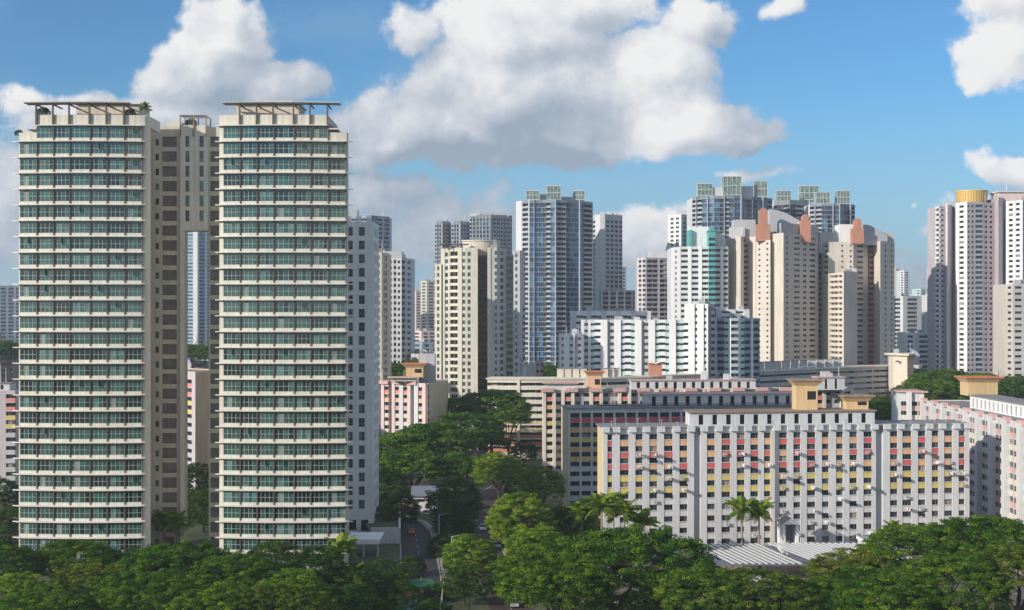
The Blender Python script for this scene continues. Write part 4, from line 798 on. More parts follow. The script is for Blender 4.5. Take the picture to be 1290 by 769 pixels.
def vault(B, px0, px1, Y, dep, y_e, y_r, mat='roof_metal'):
    """metal roof sloping up to the left fin"""
    x0, x1 = C(px0, Y)[0], C(px1, Y)[0]; ze, zr = ZZ(y_e, Y), ZZ(y_r, Y); b = MB(); n_ = 8; prof = [(x0+(x1-x0)*i/n_, ze+(zr-ze)*math.cos(math.pi/2*i/n_)) for i in range(n_+1)]
    for (xa, z_a), (xb, z_b) in zip(prof[:-1], prof[1:]): b.poly([(xa, Y, z_a), (xb, Y, z_b), (xb, Y+dep, z_b), (xa, Y+dep, z_a)], mat)
    zb = ze-5; b.poly([(x0, Y, zb), (x1, Y, zb)]+[(x, Y, z) for x, z in reversed(prof)], 'grey_wall'); b.poly([(x0, Y+dep, zb), (x0, Y, zb), (x0, Y, zr), (x0, Y+dep, zr)], 'grey_wall'); b.poly([(x1, Y, zb), (x1, Y+dep, zb), (x1, Y+dep, ze), (x1, Y, ze)], 'grey_wall'); return b.build('vaulted_roof', B.root)
B = Building('cream_tower', 'cream tower coloured grey where shaded, two orange roof fins and blank sunlit walls', 'apartment tower', (C(975, 710)[0], 720), zvis=30, seed=57)
B.vol([C(916, 712), C(933, 698), C(942, 706), C(953, 701)], 16, 0, ZZ(298, 700), ['tan', (st, 'qr'), 'tan'], 2.8, .8, side='tan', left='tan')
B.vol([C(953, 698), C(970.5, 692)], 18, 0, ZZ(303, 695), (st, 'cscccsc'), 2.8, .5, side='tan')
B.vol([C(970.5, 697), C(987, 686), C(996, 693), C(1031, 712)], 20, 0, ZZ(294, 690), ['tan', (st, 'qwq'), (st, 'qwwqxqwwq')], 2.8, .8, side='grey_warm', right='grey_warm')
fin(B, 953, 970.5, 694, 262, 283, 304); fin(B, 1009, 1021.5, 700, 270, 278, 305, 5)
B.vol([C(984, 694), C(1031, 714)], 12, 80, ZZ(282, 700), 'grey_wall', side='grey_wall'); vault(B, 970, 1010, 705, 14, 280, 264); vault(B, 1021, 1010, 706, 9, 284, 271)
b = MB(); b.box(C(925, 705)[0], C(952, 705)[0], 705, 714, 95, ZZ(277, 705), 'grey_pale'); b.build('plant_room', B.root); b = MB(); b.box(C(918, 706)[0], C(937, 706)[0], 703, 704.8, 97, ZZ(287, 705), 'white'); b.build('plant_room', B.root); B.finish()
B = Building('cream_tower', 'cream tower coloured grey where shaded, one orange fin, recessed pink strip and a lower front wing', 'apartment tower', (C(1078, 715)[0], 725), zvis=30, seed=58)
B.vol([C(1029, 722), C(1043, 708)], 16, 0, ZZ(306, 712), (st, 'BcB'), 2.8, .8, side='tan', left='tan')
B.vol([C(1043, 708), C(1075, 708), C(1096, 720)], 18, 0, ZZ(305, 708), [(st, 'CCbCbc'), (st, 'qwwqq')], 2.8, .8, side='grey_warm')
B.vol([C(1095, 718), C(1103, 718)], 10, 0, ZZ(306, 716), (st, 'RR'), 2.8, .8, side='salmon')
B.vol([C(1102, 716), C(1109, 706), C(1127, 716)], 18, 0, ZZ(304, 708), ['tan', (st, 'qqwqqwq')], 2.8, .8, side='grey_warm', right='grey_warm')
B.vol([C(1045, 702), C(1055, 692), C(1063, 690)], 12, 0, ZZ(344, 694), [(st, 'BB'), (st, 'Bc')], 2.8, .8, side='tan', left='tan'); B.vol([C(1063, 690), C(1080, 700)], 14, 0, ZZ(342, 694), 'grey_warm', side='grey_warm')
fin(B, 1073, 1088.5, 706, 275, 288, 307); vault(B, 1088, 1118, 712, 12, 297, 283)
b = MB(); b.box(C(1031, 715)[0], C(1060, 715)[0], 713, 722, 90, ZZ(293, 715), 'grey_pale'); b.build('plant_room', B.root); b = MB(); b.box(C(1057, 712)[0], C(1074, 712)[0], 711, 722, 90, ZZ(283, 712), 'white_bright'); b.build('plant_room', B.root); b = MB(); b.box(C(1100, 718)[0], C(1124, 718)[0], 715, 726, 95, ZZ(293, 715), 'grey_pale'); b.build('plant_room', B.root); B.finish()
# pink-white towers on the right
st = dict(m0='lavender', p=dict(w=1.2, m='lavender'), P=dict(w=1.6, off=.5, m='white_bright'), w=W_(1.6, 'dark', .9, 2.2, .25, m='lavender'), W=W_(2.6, 'black', 1.0, 2.5, .8, m='white_bright'), v=W_(2.4, 'dark', .9, 2.3, .25, m='white_bright'), G=W_(3.2, 'slate', .9, 2.6, .4, m='blue_grey'), s=W_(1.2, 'black', 1.0, 1.9, .2, m='lavender'))
B = Building('pink_tower', 'pinkish white tower with a gold drum on its roof, tallest at the right', 'apartment tower', (C(1220, 750)[0], 758), zvis=25, seed=60)
B.vol([C(1178, 752), C(1183, 744), C(1192, 746)], 14, 0, ZZ(260, 745), [(st, 'W'), (st, 'psp')], 2.8, .8, side='lavender', left='lavender'); B.vol([C(1192, 744), C(1193.5, 742), C(1206, 754)], 12, 0, ZZ(258, 744), ['white_bright', 'lavender'], side='lavender')
B.vol([C(1205, 744), C(1219, 736), C(1229, 738), C(1238, 738), C(1253, 742)], 20, 0, ZZ(255, 738), [(st, 'PvP'), (st, 'wpwp'), (st, 'G'), (st, 'pwpwp')], 2.8, 1, side='lavender', right='mauve')  # mauve side wall carries its shade in the colour
b = MB(); dx, dy = C(1224, 750); n_ = 36; r0, r1 = 7.8, 8.7; zg, zh = ZZ(257, 745), ZZ(240.5, 742)
for i in range(n_):
    t0, t1 = 2*math.pi*i/n_, 2*math.pi*(i+.82)/n_; t2 = 2*math.pi*(i+1)/n_; f = lambda r, t: (dx+r*math.cos(t), dy+r*math.sin(t))
    b.poly([(*f(r0, t0), zg), (*f(r0, t1), zg), (*f(r1, t1), zh), (*f(r1, t0), zh)], 'gold'); b.poly([(*f(r0-.2, t1), zg), (*f(r0-.2, t2), zg), (*f(r1-.2, t2), zh), (*f(r1-.2, t1), zh)], 'gold_dark')
b.poly([(dx+(r1-.2)*math.cos(2*math.pi*i/n_), dy+(r1-.2)*math.sin(2*math.pi*i/n_), zh-.2) for i in range(n_)], 'gold_dark'); b.build('gold_drum', B.root)
c2 = [(dx+(r1+.2)*math.cos(2*math.pi*i/n_), dy+(r1+.2)*math.sin(2*math.pi*i/n_)) for i in range(n_)]; b = MB(); b.prism(c2, zh, zh+.5, 'gold'); b.build('drum_rim', B.root); B.finish()
B = Building('pink_tower', 'pinkish white tower with flat box roof, partly cut by the right edge', 'apartment tower', (C(1275, 735)[0], 745), zvis=25, seed=61)
B.vol([C(1254, 740), C(1258, 734), C(1269, 744)], 14, 0, ZZ(249, 736), ['lavender', 'lavender'], side='mauve', left='mauve'); B.vol([C(1268, 738), C(1289, 728), C(1300, 736)], 18, 0, ZZ(253, 733), [(st, 'PvPvP'), (st, 'wpGp')], 2.8, .8, side='lavender')
b = MB(); b.box(C(1257, 742)[0], C(1288, 742)[0], 740, 752, 110, ZZ(243, 742), 'pink_pale'); b.build('plant_room', B.root); b = MB(); b.box(C(1255, 742)[0], C(1289.5, 742)[0], 739, 753, ZZ(243, 742), ZZ(241.5, 742), 'pink_pale'); b.build('plant_room', B.root); b = MB(); b.tube((*C(1268, 745), 125), (*C(1268, 745), ZZ(232, 745)), .2, .1, 'metal_white'); b.build('mast', B.root); B.finish()
st = dict(m0='grey_warm', p=dict(w=1, m='grey_warm'), W=W_(3.4, 'dark', 1.2, 2.3, .5, m='grey_pale'), w=W_(2, 'dark', 1.2, 2.3, .3, m='grey_warm'))
B = Building('grey_tower', 'lower grey tower with ledged windows at the right edge before the pink towers', 'apartment tower', (C(1285, 610)[0], 618), zvis=15, seed=62)
B.vol([C(1267, 610), C(1276, 604), C(1310, 604)], 16, 0, ZZ(358, 606), [(st, 'pwp'), (st, 'pWpWpW')], 2.8, .6, side='grey_warm'); B.finish()
# ------------------------------------------------------------------ far towers
def far(name, label, px0, px1, Y, yt, wall, m='slate', pat=None, seed=1, hat=None, cat='apartment tower', fh=2.9, wm=None, corner=.4):
    B = Building(name, label, cat, (C((px0+px1)/2, Y)[0], Y+10), zvis=20, seed=seed); sw = (px1-px0)*Y/F; n_ = max(2, int(sw/7))
    st = dict(m0=wall, s=dict(w=1.1, m=wall), W=W_(2.6, m, .9, 2.4, .4, m=wm or wall)); pm = px0+(px1-px0)*corner
    a, b_, c = C(px0, Y+sw*.3), C(pm, Y), C(px1, Y+sw*.25); k1 = max(1, int(n_*corner+.5)); k2 = max(1, n_-k1)
    B.vol([a, b_, c], 16, 0, ZZ(yt, Y), [(st, 's'+'Ws'*k1), (st, 's'+'Ws'*k2)], fh, 1.2, side=wall)
    if hat: q = MB(); q.box(C(hat[0], Y)[0], C(hat[1], Y)[0], Y+4+sw*.3, Y+14, ZZ(yt, Y)-2, ZZ(hat[2], Y), wall); q.build('plant_room', B.root)
    B.finish(); return B
far('white_tower', 'white and blue tower framed by the tall gap between the bowed towers', 222, 272, 1100, 270, 'white', 'blue', seed=70, wm='blue_grey', corner=.5)
b = MB(); x, y = C(247, 1098); b.box(x-1.8, x+1.8, y-3, y+3, 0, 138, 'white_bright'); b.build('corner_strip', bpy.data.objects['wall'].parent if False else [o for o in bpy.data.objects if o.name.startswith('white_tower')][-1])
far('grey_tower', 'pale bluish tower at the far left edge', -40, 30, 1050, 360, 'grey_pale', 'blue', seed=71, wm='blue_grey')
far('pink_tower', 'faint pink and cream far tower, left one of the pair in the sky gap', 519, 531, 1400, 367, 'pink_pale', seed=72)
far('white_tower', 'faint white far tower, right one of the pair in the sky gap', 530, 549, 1250, 354, 'cream_pale', seed=73)
far('slab_block', 'long low dark-windowed slab in the gap left of the cream tower', 516, 556, 900, 431, 'blue_grey', seed=74, cat='apartment block')
far('slab_block', 'low pale slab with a red roof in the gap left of the cream tower', 518, 550, 1150, 417, 'pink_pale', seed=75, cat='apartment block')
far('white_tower', 'faint white far tower, taller of two just right of the cream fin towers', 1124, 1134, 1600, 338, 'white', seed=76)
far('white_tower', 'faint white far tower, right-hand neighbour just beyond the cream fin towers', 1134, 1146, 1550, 341, 'white', seed=77)
far('white_tower', 'white mid-distance tower with dark banded windows in the right gap', 1122, 1161, 900, 373, 'white', 'slate', seed=78, wm='grey_pale')
far('white_tower', 'thin far tower hugging the left side of the pink tower', 1173, 1184, 1500, 337, 'white', seed=79)
far('teal_tower', 'pale far block with a teal top in the right gap', 1154, 1168, 1500, 364, 'teal_pale', seed=80)
far('white_tower', 'pale far tower between the teal-topped block and the pink tower', 1166, 1180, 1450, 372, 'white', 'blue', seed=81)
far('slab_block', 'grey slab with long horizontal bands in the right gap', 1145, 1195, 1000, 398, 'grey_wall', seed=82, cat='apartment block', hat=(1152, 1180, 393))
far('slab_block', 'white low block with square dark windows beside the cream stair tower', 1140, 1192, 780, 419, 'white_bright', seed=83, cat='apartment block', corner=.25)
far('green_topped_tower', 'tiny far tower with a green top right of the rounded grey tower', 779, 789, 1200, 336, 'grey_pale', seed=84, hat=(780, 790, 331))
far('slab_block', 'far grey slab on the left edge behind the trees', -60, 22, 700, 447, 'slate', seed=85, cat='apartment block')
far('slab_block', 'grey car-park like slab crossing the tall gap', 215, 280, 700, 455, 'grey_wall', seed=86, cat='apartment block')
far('pink_block', 'small pink block peeking above the corridor block left of centre', 516, 546, 640, 446, 'grey_pale', seed=87, cat='apartment block')
rf = random.Random(77)
for i, (px_, Y, yt) in enumerate(((20, 2600, 372), (560, 2400, 365), (640, 2200, 372), (786, 2300, 366), (797, 2600, 374), (1128, 2900, 376), (1152, 2700, 372), (1164, 2500, 369), (1186, 2400, 366), (526, 2900, 383), (540, 2500, 378), (250, 2600, 372), (1260, 2400, 370))):
    far('far_tower', 'small hazy tower on the far skyline', px_-rf.uniform(4, 7), px_+rf.uniform(4, 7), Y, yt, rf.choice(['white', 'grey_pale', 'pink_pale']), seed=100+i)
for o in bpy.data.objects:
    if o.name.startswith('far_tower'): o['group'] = 'hazy towers on the far skyline'
# ------------------------------------------------------------------ street-level structures
def lean(b, x0, x1, y0, y1, z0, z1, t, mat):
    b.poly([(x0, y0, z0), (x1, y0, z0), (x1, y1, z1), (x0, y1, z1)], mat); b.poly([(x0, y1, z1-t), (x1, y1, z1-t), (x1, y0, z0-t), (x0, y0, z0-t)], mat); b.poly([(x0, y0, z0-t), (x1, y0, z0-t), (x1, y0, z0), (x0, y0, z0)], mat)
def slatted(label, X0, X1, y0, y1, z0, z1, skew, seed):
    t = thing('slatted_canopy', label, 'canopy', ((X0+X1)/2, (y0+y1)/2, 0)); n_ = int((X1-X0)/1.3); s = MB(); f = MB()
    for i in range(n_):
        x = X0+(X1-X0)*i/n_; a, c = (x+skew, y0), (x, y1); s.poly([(a[0], y0, z0), (a[0]+.6, y0, z0), (c[0]+.6, y1, z1), (c[0], y1, z1)], 'metal_white'); s.poly([(a[0]+.6, y0, z0), (a[0], y0, z0-.16), (c[0], y1, z1-.16), (c[0]+.6, y1, z1)], 'metal_white')
        s.poly([(a[0], y0, z0), (a[0], y0, z0-.16), (a[0]+.6, y0, z0)], 'metal_white')
    s.build('roof_slats', t)
    for k in range(4): yy = y0+(y1-y0)*k/3; zz_ = z0+(z1-z0)*k/3-.2; sk = skew*(1-k/3); f.box(X0+sk, X1+sk, yy-.08, yy+.08, zz_-.2, zz_, 'frame_grey')
    f.build('purlins', t); u = MB(); lean(u, X0+skew*.5, X1+skew*.5, y0+.3, y1, z0-.5, z1-.5, .05, 'slate'); u.build('under_sheet', t)
    n_ = max(2, int((X1-X0)/6))
    for i in range(n_+1):
        for yy, zz_ in ((y0+.2, z0), (y1-.3, z1)):
            x = X0+(X1-X0)*i/n_+skew*(1 if yy < (y0+y1)/2 else 0); c = MB(); c.tube((x, yy, 0), (x, yy, zz_-.3), .09, .09, 'metal_dark', 6); c.build('column', t)
    return t
slatted('large white slatted canopy at the foot of the white slab, left of the gatehouse', 40, 55.5, 284, 301, 4.2, 5.6, 6.5, 1)
slatted('white slatted canopy right of the gatehouse, beside the white box', 57, 84, 288, 302, 4.4, 5.6, 6.5, 2)
slatted('low second row of white slats in front of the large canopy', 44, 58, 274, 279, 2.4, 2.8, 1.5, 3)
t = thing('gatehouse', 'small white gabled portico standing against the white slab block', 'porch', (62, 308, 0)); b = MB(); x0, x1 = C(984, 307)[0], C(1004, 307)[0]
b.box(x0, x0+.6, 305, 311.5, 0, 9.2, 'white_bright'); b.box(x1-.6, x1, 305, 311.5, 0, 9.2, 'white_bright'); b.box(x0+.6, x1-.6, 311, 311.4, 4.4, 9.2, 'white'); b.box(x0+.6, x1-.6, 305, 311, 3.9, 4.3, 'white'); b.build('frame', t)
b = MB(); xm = (x0+x1)/2; b.poly([(x0-.3, 304.7, 9.2), (x1+.3, 304.7, 9.2), (xm, 304.7, 10.6)], 'white_bright'); b.poly([(x1+.3, 304.7, 9.2), (x1+.3, 312, 9.2), (xm, 312, 10.6), (xm, 304.7, 10.6)], 'roof_grey'); b.poly([(x0-.3, 312, 9.2), (x0-.3, 304.7, 9.2), (xm, 304.7, 10.6), (xm, 312, 10.6)], 'roof_grey'); b.poly([(x0-.3, 304.7, 9.2), (x0-.3, 312, 9.2), (x1+.3, 312, 9.2), (x1+.3, 304.7, 9.2)], 'white'); b.build('gable_roof', t)
t = thing('kiosk', 'small white box building with a slanted roof among the tree tops', 'kiosk', (83, 303, 0)); b = MB(); x0, x1 = C(1088, 302)[0], C(1119, 302)[0]
b.prism([(x0, 300), (x1, 300), (x1+1, 307), (x0, 307)], 0, 5.6, 'white_bright'); b.build('walls', t); b = MB(); b.poly([(x0-.3, 299.7, 6.4), (x1+.3, 299.7, 5.64), (x1+1.3, 307.3, 5.64), (x0-.3, 307.3, 6.4)], 'roof_metal'); b.poly([(x0-.3, 299.7, 5.6), (x1+.3, 299.7, 5.6), (x1+.3, 299.7, 5.64), (x0-.3, 299.7, 6.4)], 'white_bright'); b.poly([(x0-.3, 307.3, 5.6), (x0-.3, 299.7, 5.6), (x0-.3, 299.7, 6.4), (x0-.3, 307.3, 6.4)], 'white_bright'); b.build('slanted_roof', t)
t = thing('low_wall', 'low beige wall along the forecourt in front of the slatted canopy', 'wall', (62, 271, 0)); b = MB(); b.box(38, 90, 270.6, 271, 0, 1.3, 'paving'); b.box(37.9, 90.1, 270.5, 271.1, 1.3, 1.42, 'cream_pale'); b.build('wall_face', t)
# small white building by the driveway
t = thing('substation', 'small white building with dark strip windows and grey roof at the driveway bend', 'building', (*C(534, 386), 0)); b = MB(); x0, x1 = C(520, 384)[0], C(550, 384)[0]
b.box(x0, x1, 384, 392, 0, 5.2, 'white'); b.box(x0-.15, x1+.15, 383.85, 392.1, 0, .9, 'grey_pale'); b.build('walls', t)
b = MB(); lean(b, x0-.6, x1+.6, 383.2, 388, 5.25, 7.6, .15, 'slate'); b.poly([(x1+.6, 392.8, 5.25), (x0-.6, 392.8, 5.25), (x0-.6, 388, 7.6), (x1+.6, 388, 7.6)], 'slate')
for xx in (x0-.2, x1+.2): b.poly([(xx, 383.6, 5.2), (xx, 392.4, 5.2), (xx, 388, 7.4)], 'white')
b.build('roof', t)
for xx in (x0+1.0, x0+4.0): b = MB(); b.box(xx, xx+2.4, 383.95, 384.05, 3.5, 4.3, 'glass_dark'); b.build('window', t)
b = MB(); b.box(x0-3.5, x0-.02, 386, 390, 0, 3.4, 'brown'); b.box(x0-3.7, x0-.2, 385.6, 390.4, 3.4, 3.7, 'white'); b.build('side_porch', t)
# sports court and pool lower left
sheet('sports_court', [[G(470, 742), G(548, 742), G(545, 730), G(478, 730)]], .018, 'court_green'); sheet('court_surround', [[G(500, 752), G(560, 752), G(562, 745), G(503, 745)]], .022, 'court_red')
sheet('pool_deck', [[(-32, 248), (-12, 248), (-12, 270.5), (-31, 270.5)]], .014, 'court_green'); sheet('pool', [[G(512, 769), G(531, 769), G(531, 754), G(515, 754)]], .024, 'pool_water')
t = thing('court_fence', 'thin white fence beside the small court at the bottom', 'fence', (-14, 262, 0)); b = MB()
for i in range(12): y = 252+i*2; x = -13.4-.2*i*.2; b.tube((x, y, 0), (x, y, 2.4), .05, .05, 'metal_white', 5)
b.tube((-13.4, 252, 2.35), (-13.9, 274, 2.35), .04, .04, 'metal_white', 4); b.build('posts', t)
# ------------------------------------------------------------------ cars
def car(label, x, y, rot, paint, face=1):
    t = thing('parked_car' if 'parked' in label else 'car', label, 'car', (x, y, .03)); t.rotation_euler = (0, 0, rot)
    def part(b, name, par=t):
        me = b.mesh(name); o = bpy.data.objects.new(name, me); COL.objects.link(o); o.parent = par; return o
    L, Wd = 4.4, 1.76; prof = [(-2.2, .35), (2.2, .35), (2.22, .62), (2.05, .82), (1.1, .95), (-1.55, .98), (-2.15, .9), (-2.22, .6)]
    b = MB(); n_ = len(prof)
    for sg in (-1, 1):
        pp = [(sg*Wd/2*(.94 if z > .8 or abs(xx) > 2.1 else 1), xx, z) for xx, z in prof]; b.poly(pp if sg < 0 else pp[::-1], paint)
    for i in range(n_):
        (xa, za), (xb, zb) = prof[i], prof[(i+1) % n_]; ka = .94 if za > .8 or abs(xa) > 2.1 else 1; kb = .94 if zb > .8 or abs(xb) > 2.1 else 1
        b.poly([(-Wd/2*ka, xa, za), (-Wd/2*kb, xb, zb), (Wd/2*kb, xb, zb), (Wd/2*ka, xa, za)][::-1], paint)
    body = part(b, 'body')
    g = MB(); lo = [(-.78, 1.0), (.78, 1.0), (.78, -1.5), (-.78, -1.5)]; hi = [(-.62, .35), (.62, .35), (.6, -1.0), (-.6, -1.0)]; k = len(g.v)
    for i in range(4): j = (i+1) % 4; g.poly([(*lo[j], .94), (*lo[i], .94), (*hi[i], 1.42), (*hi[j], 1.42)], 'glass_dark')
    part(g, 'windows'); r = MB(); r.prism([(-.62, -1.02), (.62, -1.02), (.64, .37), (-.64, .37)], 1.42, 1.47, paint); part(r, 'car_roof')
    for sx in (-1, 1):
        for yy in (-1.35, 1.35):
            q = MB(); q.tube((sx*.72, yy, .33), (sx*.9, yy, .33), .33, .33, 'tyre', 14); wh = part(q, 'wheel'); q = MB(); q.tube((sx*.9, yy, .33), (sx*.915, yy, .33), .19, .19, 'paint_silver', 10); part(q, 'rim', wh)
        q = MB(); q.box(sx*.68-.17, sx*.68+.17, 2.1, 2.2, .62, .76, 'lamp_glass'); part(q, 'headlight'); q = MB(); q.box(sx*.68-.17, sx*.68+.17, -2.24, -2.12, .66, .82, 'tail_lamp'); part(q, 'tail_light')
        q = MB(); q.box(sx*.95-.1, sx*.95+.1, .72, .86, .92, 1.06, paint); part(q, 'mirror')
    return t
car('red car driving down the curved driveway', *G(518, 673), R(8), 'paint_red')
car('white car on the shaded road between the trees', *G(608, 668), R(184), 'paint_white')
car('pale grey car under the big tree at the bottom of the road', *G(648, 764), R(180), 'paint_silver')
car('silver car half hidden by branches halfway down the road', *G(626, 690), R(183), 'paint_silver')
# ------------------------------------------------------------------ trees
def leafmat(name, c0, c1, c2):
    m, nt, b = new_mat(name); N, L = nt.nodes, nt.links
    at = N.new('ShaderNodeAttribute'); at.attribute_name = 'tone'; oi = N.new('ShaderNodeObjectInfo')
    r = N.new('ShaderNodeValToRGB'); L.new(at.outputs['Fac'], r.inputs[0]); e = r.color_ramp.elements; e[0].color = (*c0, 1); e[1].color = (*c2, 1); x = e.new(.55); x.color = (*c1, 1)
    hs = N.new('ShaderNodeHueSaturation'); L.new(r.outputs[0], hs.inputs['Color'])
    mr = N.new('ShaderNodeMapRange'); L.new(oi.outputs['Random'], mr.inputs[0]); mr.inputs[3].default_value = .485; mr.inputs[4].default_value = .515; L.new(mr.outputs[0], hs.inputs['Hue'])
    mv = N.new('ShaderNodeMapRange'); L.new(oi.outputs['Random'], mv.inputs[0]); mv.inputs[3].default_value = 1.15; mv.inputs[4].default_value = .85; L.new(mv.outputs[0], hs.inputs['Value'])
    L.new(hs.outputs[0], b.inputs['Base Color']); b.inputs['Roughness'].default_value = .7; b.inputs['Specular IOR Level'].default_value = .08
    tr = N.new('ShaderNodeBsdfTranslucent'); hs2 = N.new('ShaderNodeVectorMath'); hs2.operation = 'MULTIPLY'; L.new(hs.outputs[0], hs2.inputs[0]); hs2.inputs[1].default_value = (1.1, 1.25, .5); L.new(hs2.outputs[0], tr.inputs[0])
    ms = N.new('ShaderNodeMixShader'); ms.inputs[0].default_value = .3; out = nt.nodes['Material Output']; L.new(b.outputs[0], ms.inputs[1]); L.new(tr.outputs[0], ms.inputs[2]); L.new(ms.outputs[0], out.inputs[0]); return m
leafmat('leaf_rain', (.016, .055, .006), (.068, .155, .014), (.18, .27, .022))
leafmat('leaf_bright', (.045, .11, .008), (.125, .23, .018), (.24, .34, .035))
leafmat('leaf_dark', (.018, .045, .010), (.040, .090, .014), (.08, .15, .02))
leafmat('leaf_palm', (.07, .13, .015), (.16, .25, .025), (.28, .34, .05))
def leaf_mesh(name, P, Nn, size, tone, mat, rng):
    n = len(P); a = rng.normal(size=(n, 3)); t = np.cross(Nn, a); t /= np.linalg.norm(t, axis=1)[:, None]+1e-9; b = np.cross(Nn, t)
    s = (size*rng.uniform(.6, 1.35, n))[:, None]; t *= s; b *= s*.62
    V = np.stack([P-t, P-b*.9+t*.1, P+t, P+b*.9-t*.1], 1).reshape(-1, 3)
    me = bpy.data.meshes.new(name); me.vertices.add(4*n); me.vertices.foreach_set('co', V.ravel().astype('f4')); me.loops.add(4*n); me.loops.foreach_set('vertex_index', np.arange(4*n, dtype='i4'))
    me.polygons.add(n); me.polygons.foreach_set('loop_start', np.arange(0, 4*n, 4, dtype='i4')); me.polygons.foreach_set('loop_total', np.full(n, 4, dtype='i4'))
    at = me.attributes.new('tone', 'FLOAT', 'FACE'); at.data.foreach_set('value', tone.astype('f4')); me.update(); me.validate(); me.materials.append(MATS[mat]); return me
def crown(name, seed, nclump, nleaf, leaf, mat, rz=.45, low=-.25, cr=.13, lobes=5):
    rng = np.random.default_rng(seed); cen = []; lob = rng.normal(size=(lobes*2, 3)); lob /= np.linalg.norm(lob, axis=1)[:, None]; la = rng.uniform(-.16, .22, lobes*2)
    while len(cen) < nclump:
        d = rng.normal(size=3); d /= np.linalg.norm(d)
        if d[2] < low: continue
        r = rng.uniform(.55, .97) if rng.random() < .35 else rng.uniform(.84, 1.0)
        r *= 1+sum(la[i]*max(0, d@lob[i])**4 for i in range(len(la)))
        if rng.random() < .06: r *= 1.1
        cen.append((d[0]*r, d[1]*r, d[2]*r*rz))
    cen = np.array(cen); k = nleaf//nclump; Ps, Ns, Ts = [], [], []
    for c in cen:
        rr = cr*rng.uniform(.6, 1.35); u = rng.normal(size=(k, 3)); u /= np.linalg.norm(u, axis=1)[:, None]; u[:, 2] = np.abs(u[:, 2])*np.where(rng.random(k) < .75, 1, -1)
        rad = rr*rng.uniform(.35, 1.0, k)**.5; p = c+u*rad[:, None]*np.array([1.25, 1.25, .55]); nn = u*1.0+rng.normal(size=(k, 3))*.4+np.array([0, 0, .25]); nn /= np.linalg.norm(nn, axis=1)[:, None]
        Ps.append(p); Ns.append(nn); Ts.append(np.clip(rng.normal(.5, .26)+rng.normal(0, .16, k), 0, 1))
    return leaf_mesh(name, np.vstack(Ps), np.vstack(Ns), leaf, np.concatenate(Ts), mat, rng)
def trunk_mesh(seed, spread, h=1.0, crz=.45, mat='bark', n=7, r=.045):
    """unit tree: ground at z=0, crown centre at z=h, crown radius 1"""
    rd = random.Random(seed); b = MB(); fork = h*.42
    b.tube((0, 0, -.02), (rd.uniform(-.03, .03), rd.uniform(-.03, .03), fork), r*1.3, r*.95, mat, 9)
    for i in range(n):
        t = 2*math.pi*(i+rd.random()*.6)/n; m1 = (math.cos(t)*.28*spread, math.sin(t)*.28*spread, fork+(h-fork)*.55); q = rd.uniform(.6, .85)
        e = (math.cos(t+.15)*q*spread, math.sin(t+.15)*q*spread, h+crz*rd.uniform(.1, .4)); b.tube((0, 0, fork-.02), m1, r*.75, r*.5, mat, 6); b.tube(m1, e, r*.5, r*.14, mat, 5)
        for j in range(3):
            t2 = t+rd.uniform(-.7, .7); q2 = rd.uniform(.5, .95); k_ = rd.uniform(.2, .8); s_ = tuple(m1[a]+(e[a]-m1[a])*k_ for a in range(3)); b.tube(s_, (math.cos(t2)*q2*spread, math.sin(t2)*q2*spread, h+crz*rd.uniform(0, .6)), r*.28, r*.08, mat, 4)
    return b.mesh('trunk')
leafmat('leaf_olive', (.025, .055, .008), (.10, .155, .016), (.22, .26, .03))
KINDS = {}
def mk(kind, mat, rz, low, cr, ncl, nlf, leaf, h, variants, bark='bark'):
    KINDS[kind] = [(crown('crown', 10*len(KINDS)+s_+1, ncl, nlf, leaf, mat, rz, low, cr), trunk_mesh(s_, .95, h, rz, bark), h) for s_ in range(variants)]
mk('rain', 'leaf_rain', .5, -.4, .085, 620, 74000, .0145, .95, 3); mk('rain_far', 'leaf_rain', .5, -.4, .11, 300, 18000, .027, 1.0, 3)
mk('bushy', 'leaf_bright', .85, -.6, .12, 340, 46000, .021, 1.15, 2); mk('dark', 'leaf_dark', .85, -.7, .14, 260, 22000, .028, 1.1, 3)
mk('olive', 'leaf_olive', .5, -.3, .075, 420, 42000, .0145, .95, 2)
ntree = [0]
def tree(kind, px, Y, ztop, rad, label, name='rain_tree', group=None, zr=1.0, x=None):
    vr = KINDS[kind]; cm, tm, h = vr[ntree[0] % len(vr)]; rz = {'rain': .5, 'olive': .5, 'rain_far': .5, 'bushy': .85, 'dark': .85}[kind]; ntree[0] += 1
    X = C(px, Y)[0] if x is None else x; t = thing(name, label, 'tree', (X, Y, 0), group); t.rotation_euler = (0, 0, ntree[0]*2.39)
    hc = ztop-rad*rz*zr                       # height of crown centre
    o = bpy.data.objects.new('crown', cm); COL.objects.link(o); o.parent = t; o.location = (0, 0, hc); o.scale = (rad, rad, rad*zr)
    o = bpy.data.objects.new('trunk', tm); COL.objects.link(o); o.parent = t; o.scale = (rad, rad, hc/h); return t
T = tree
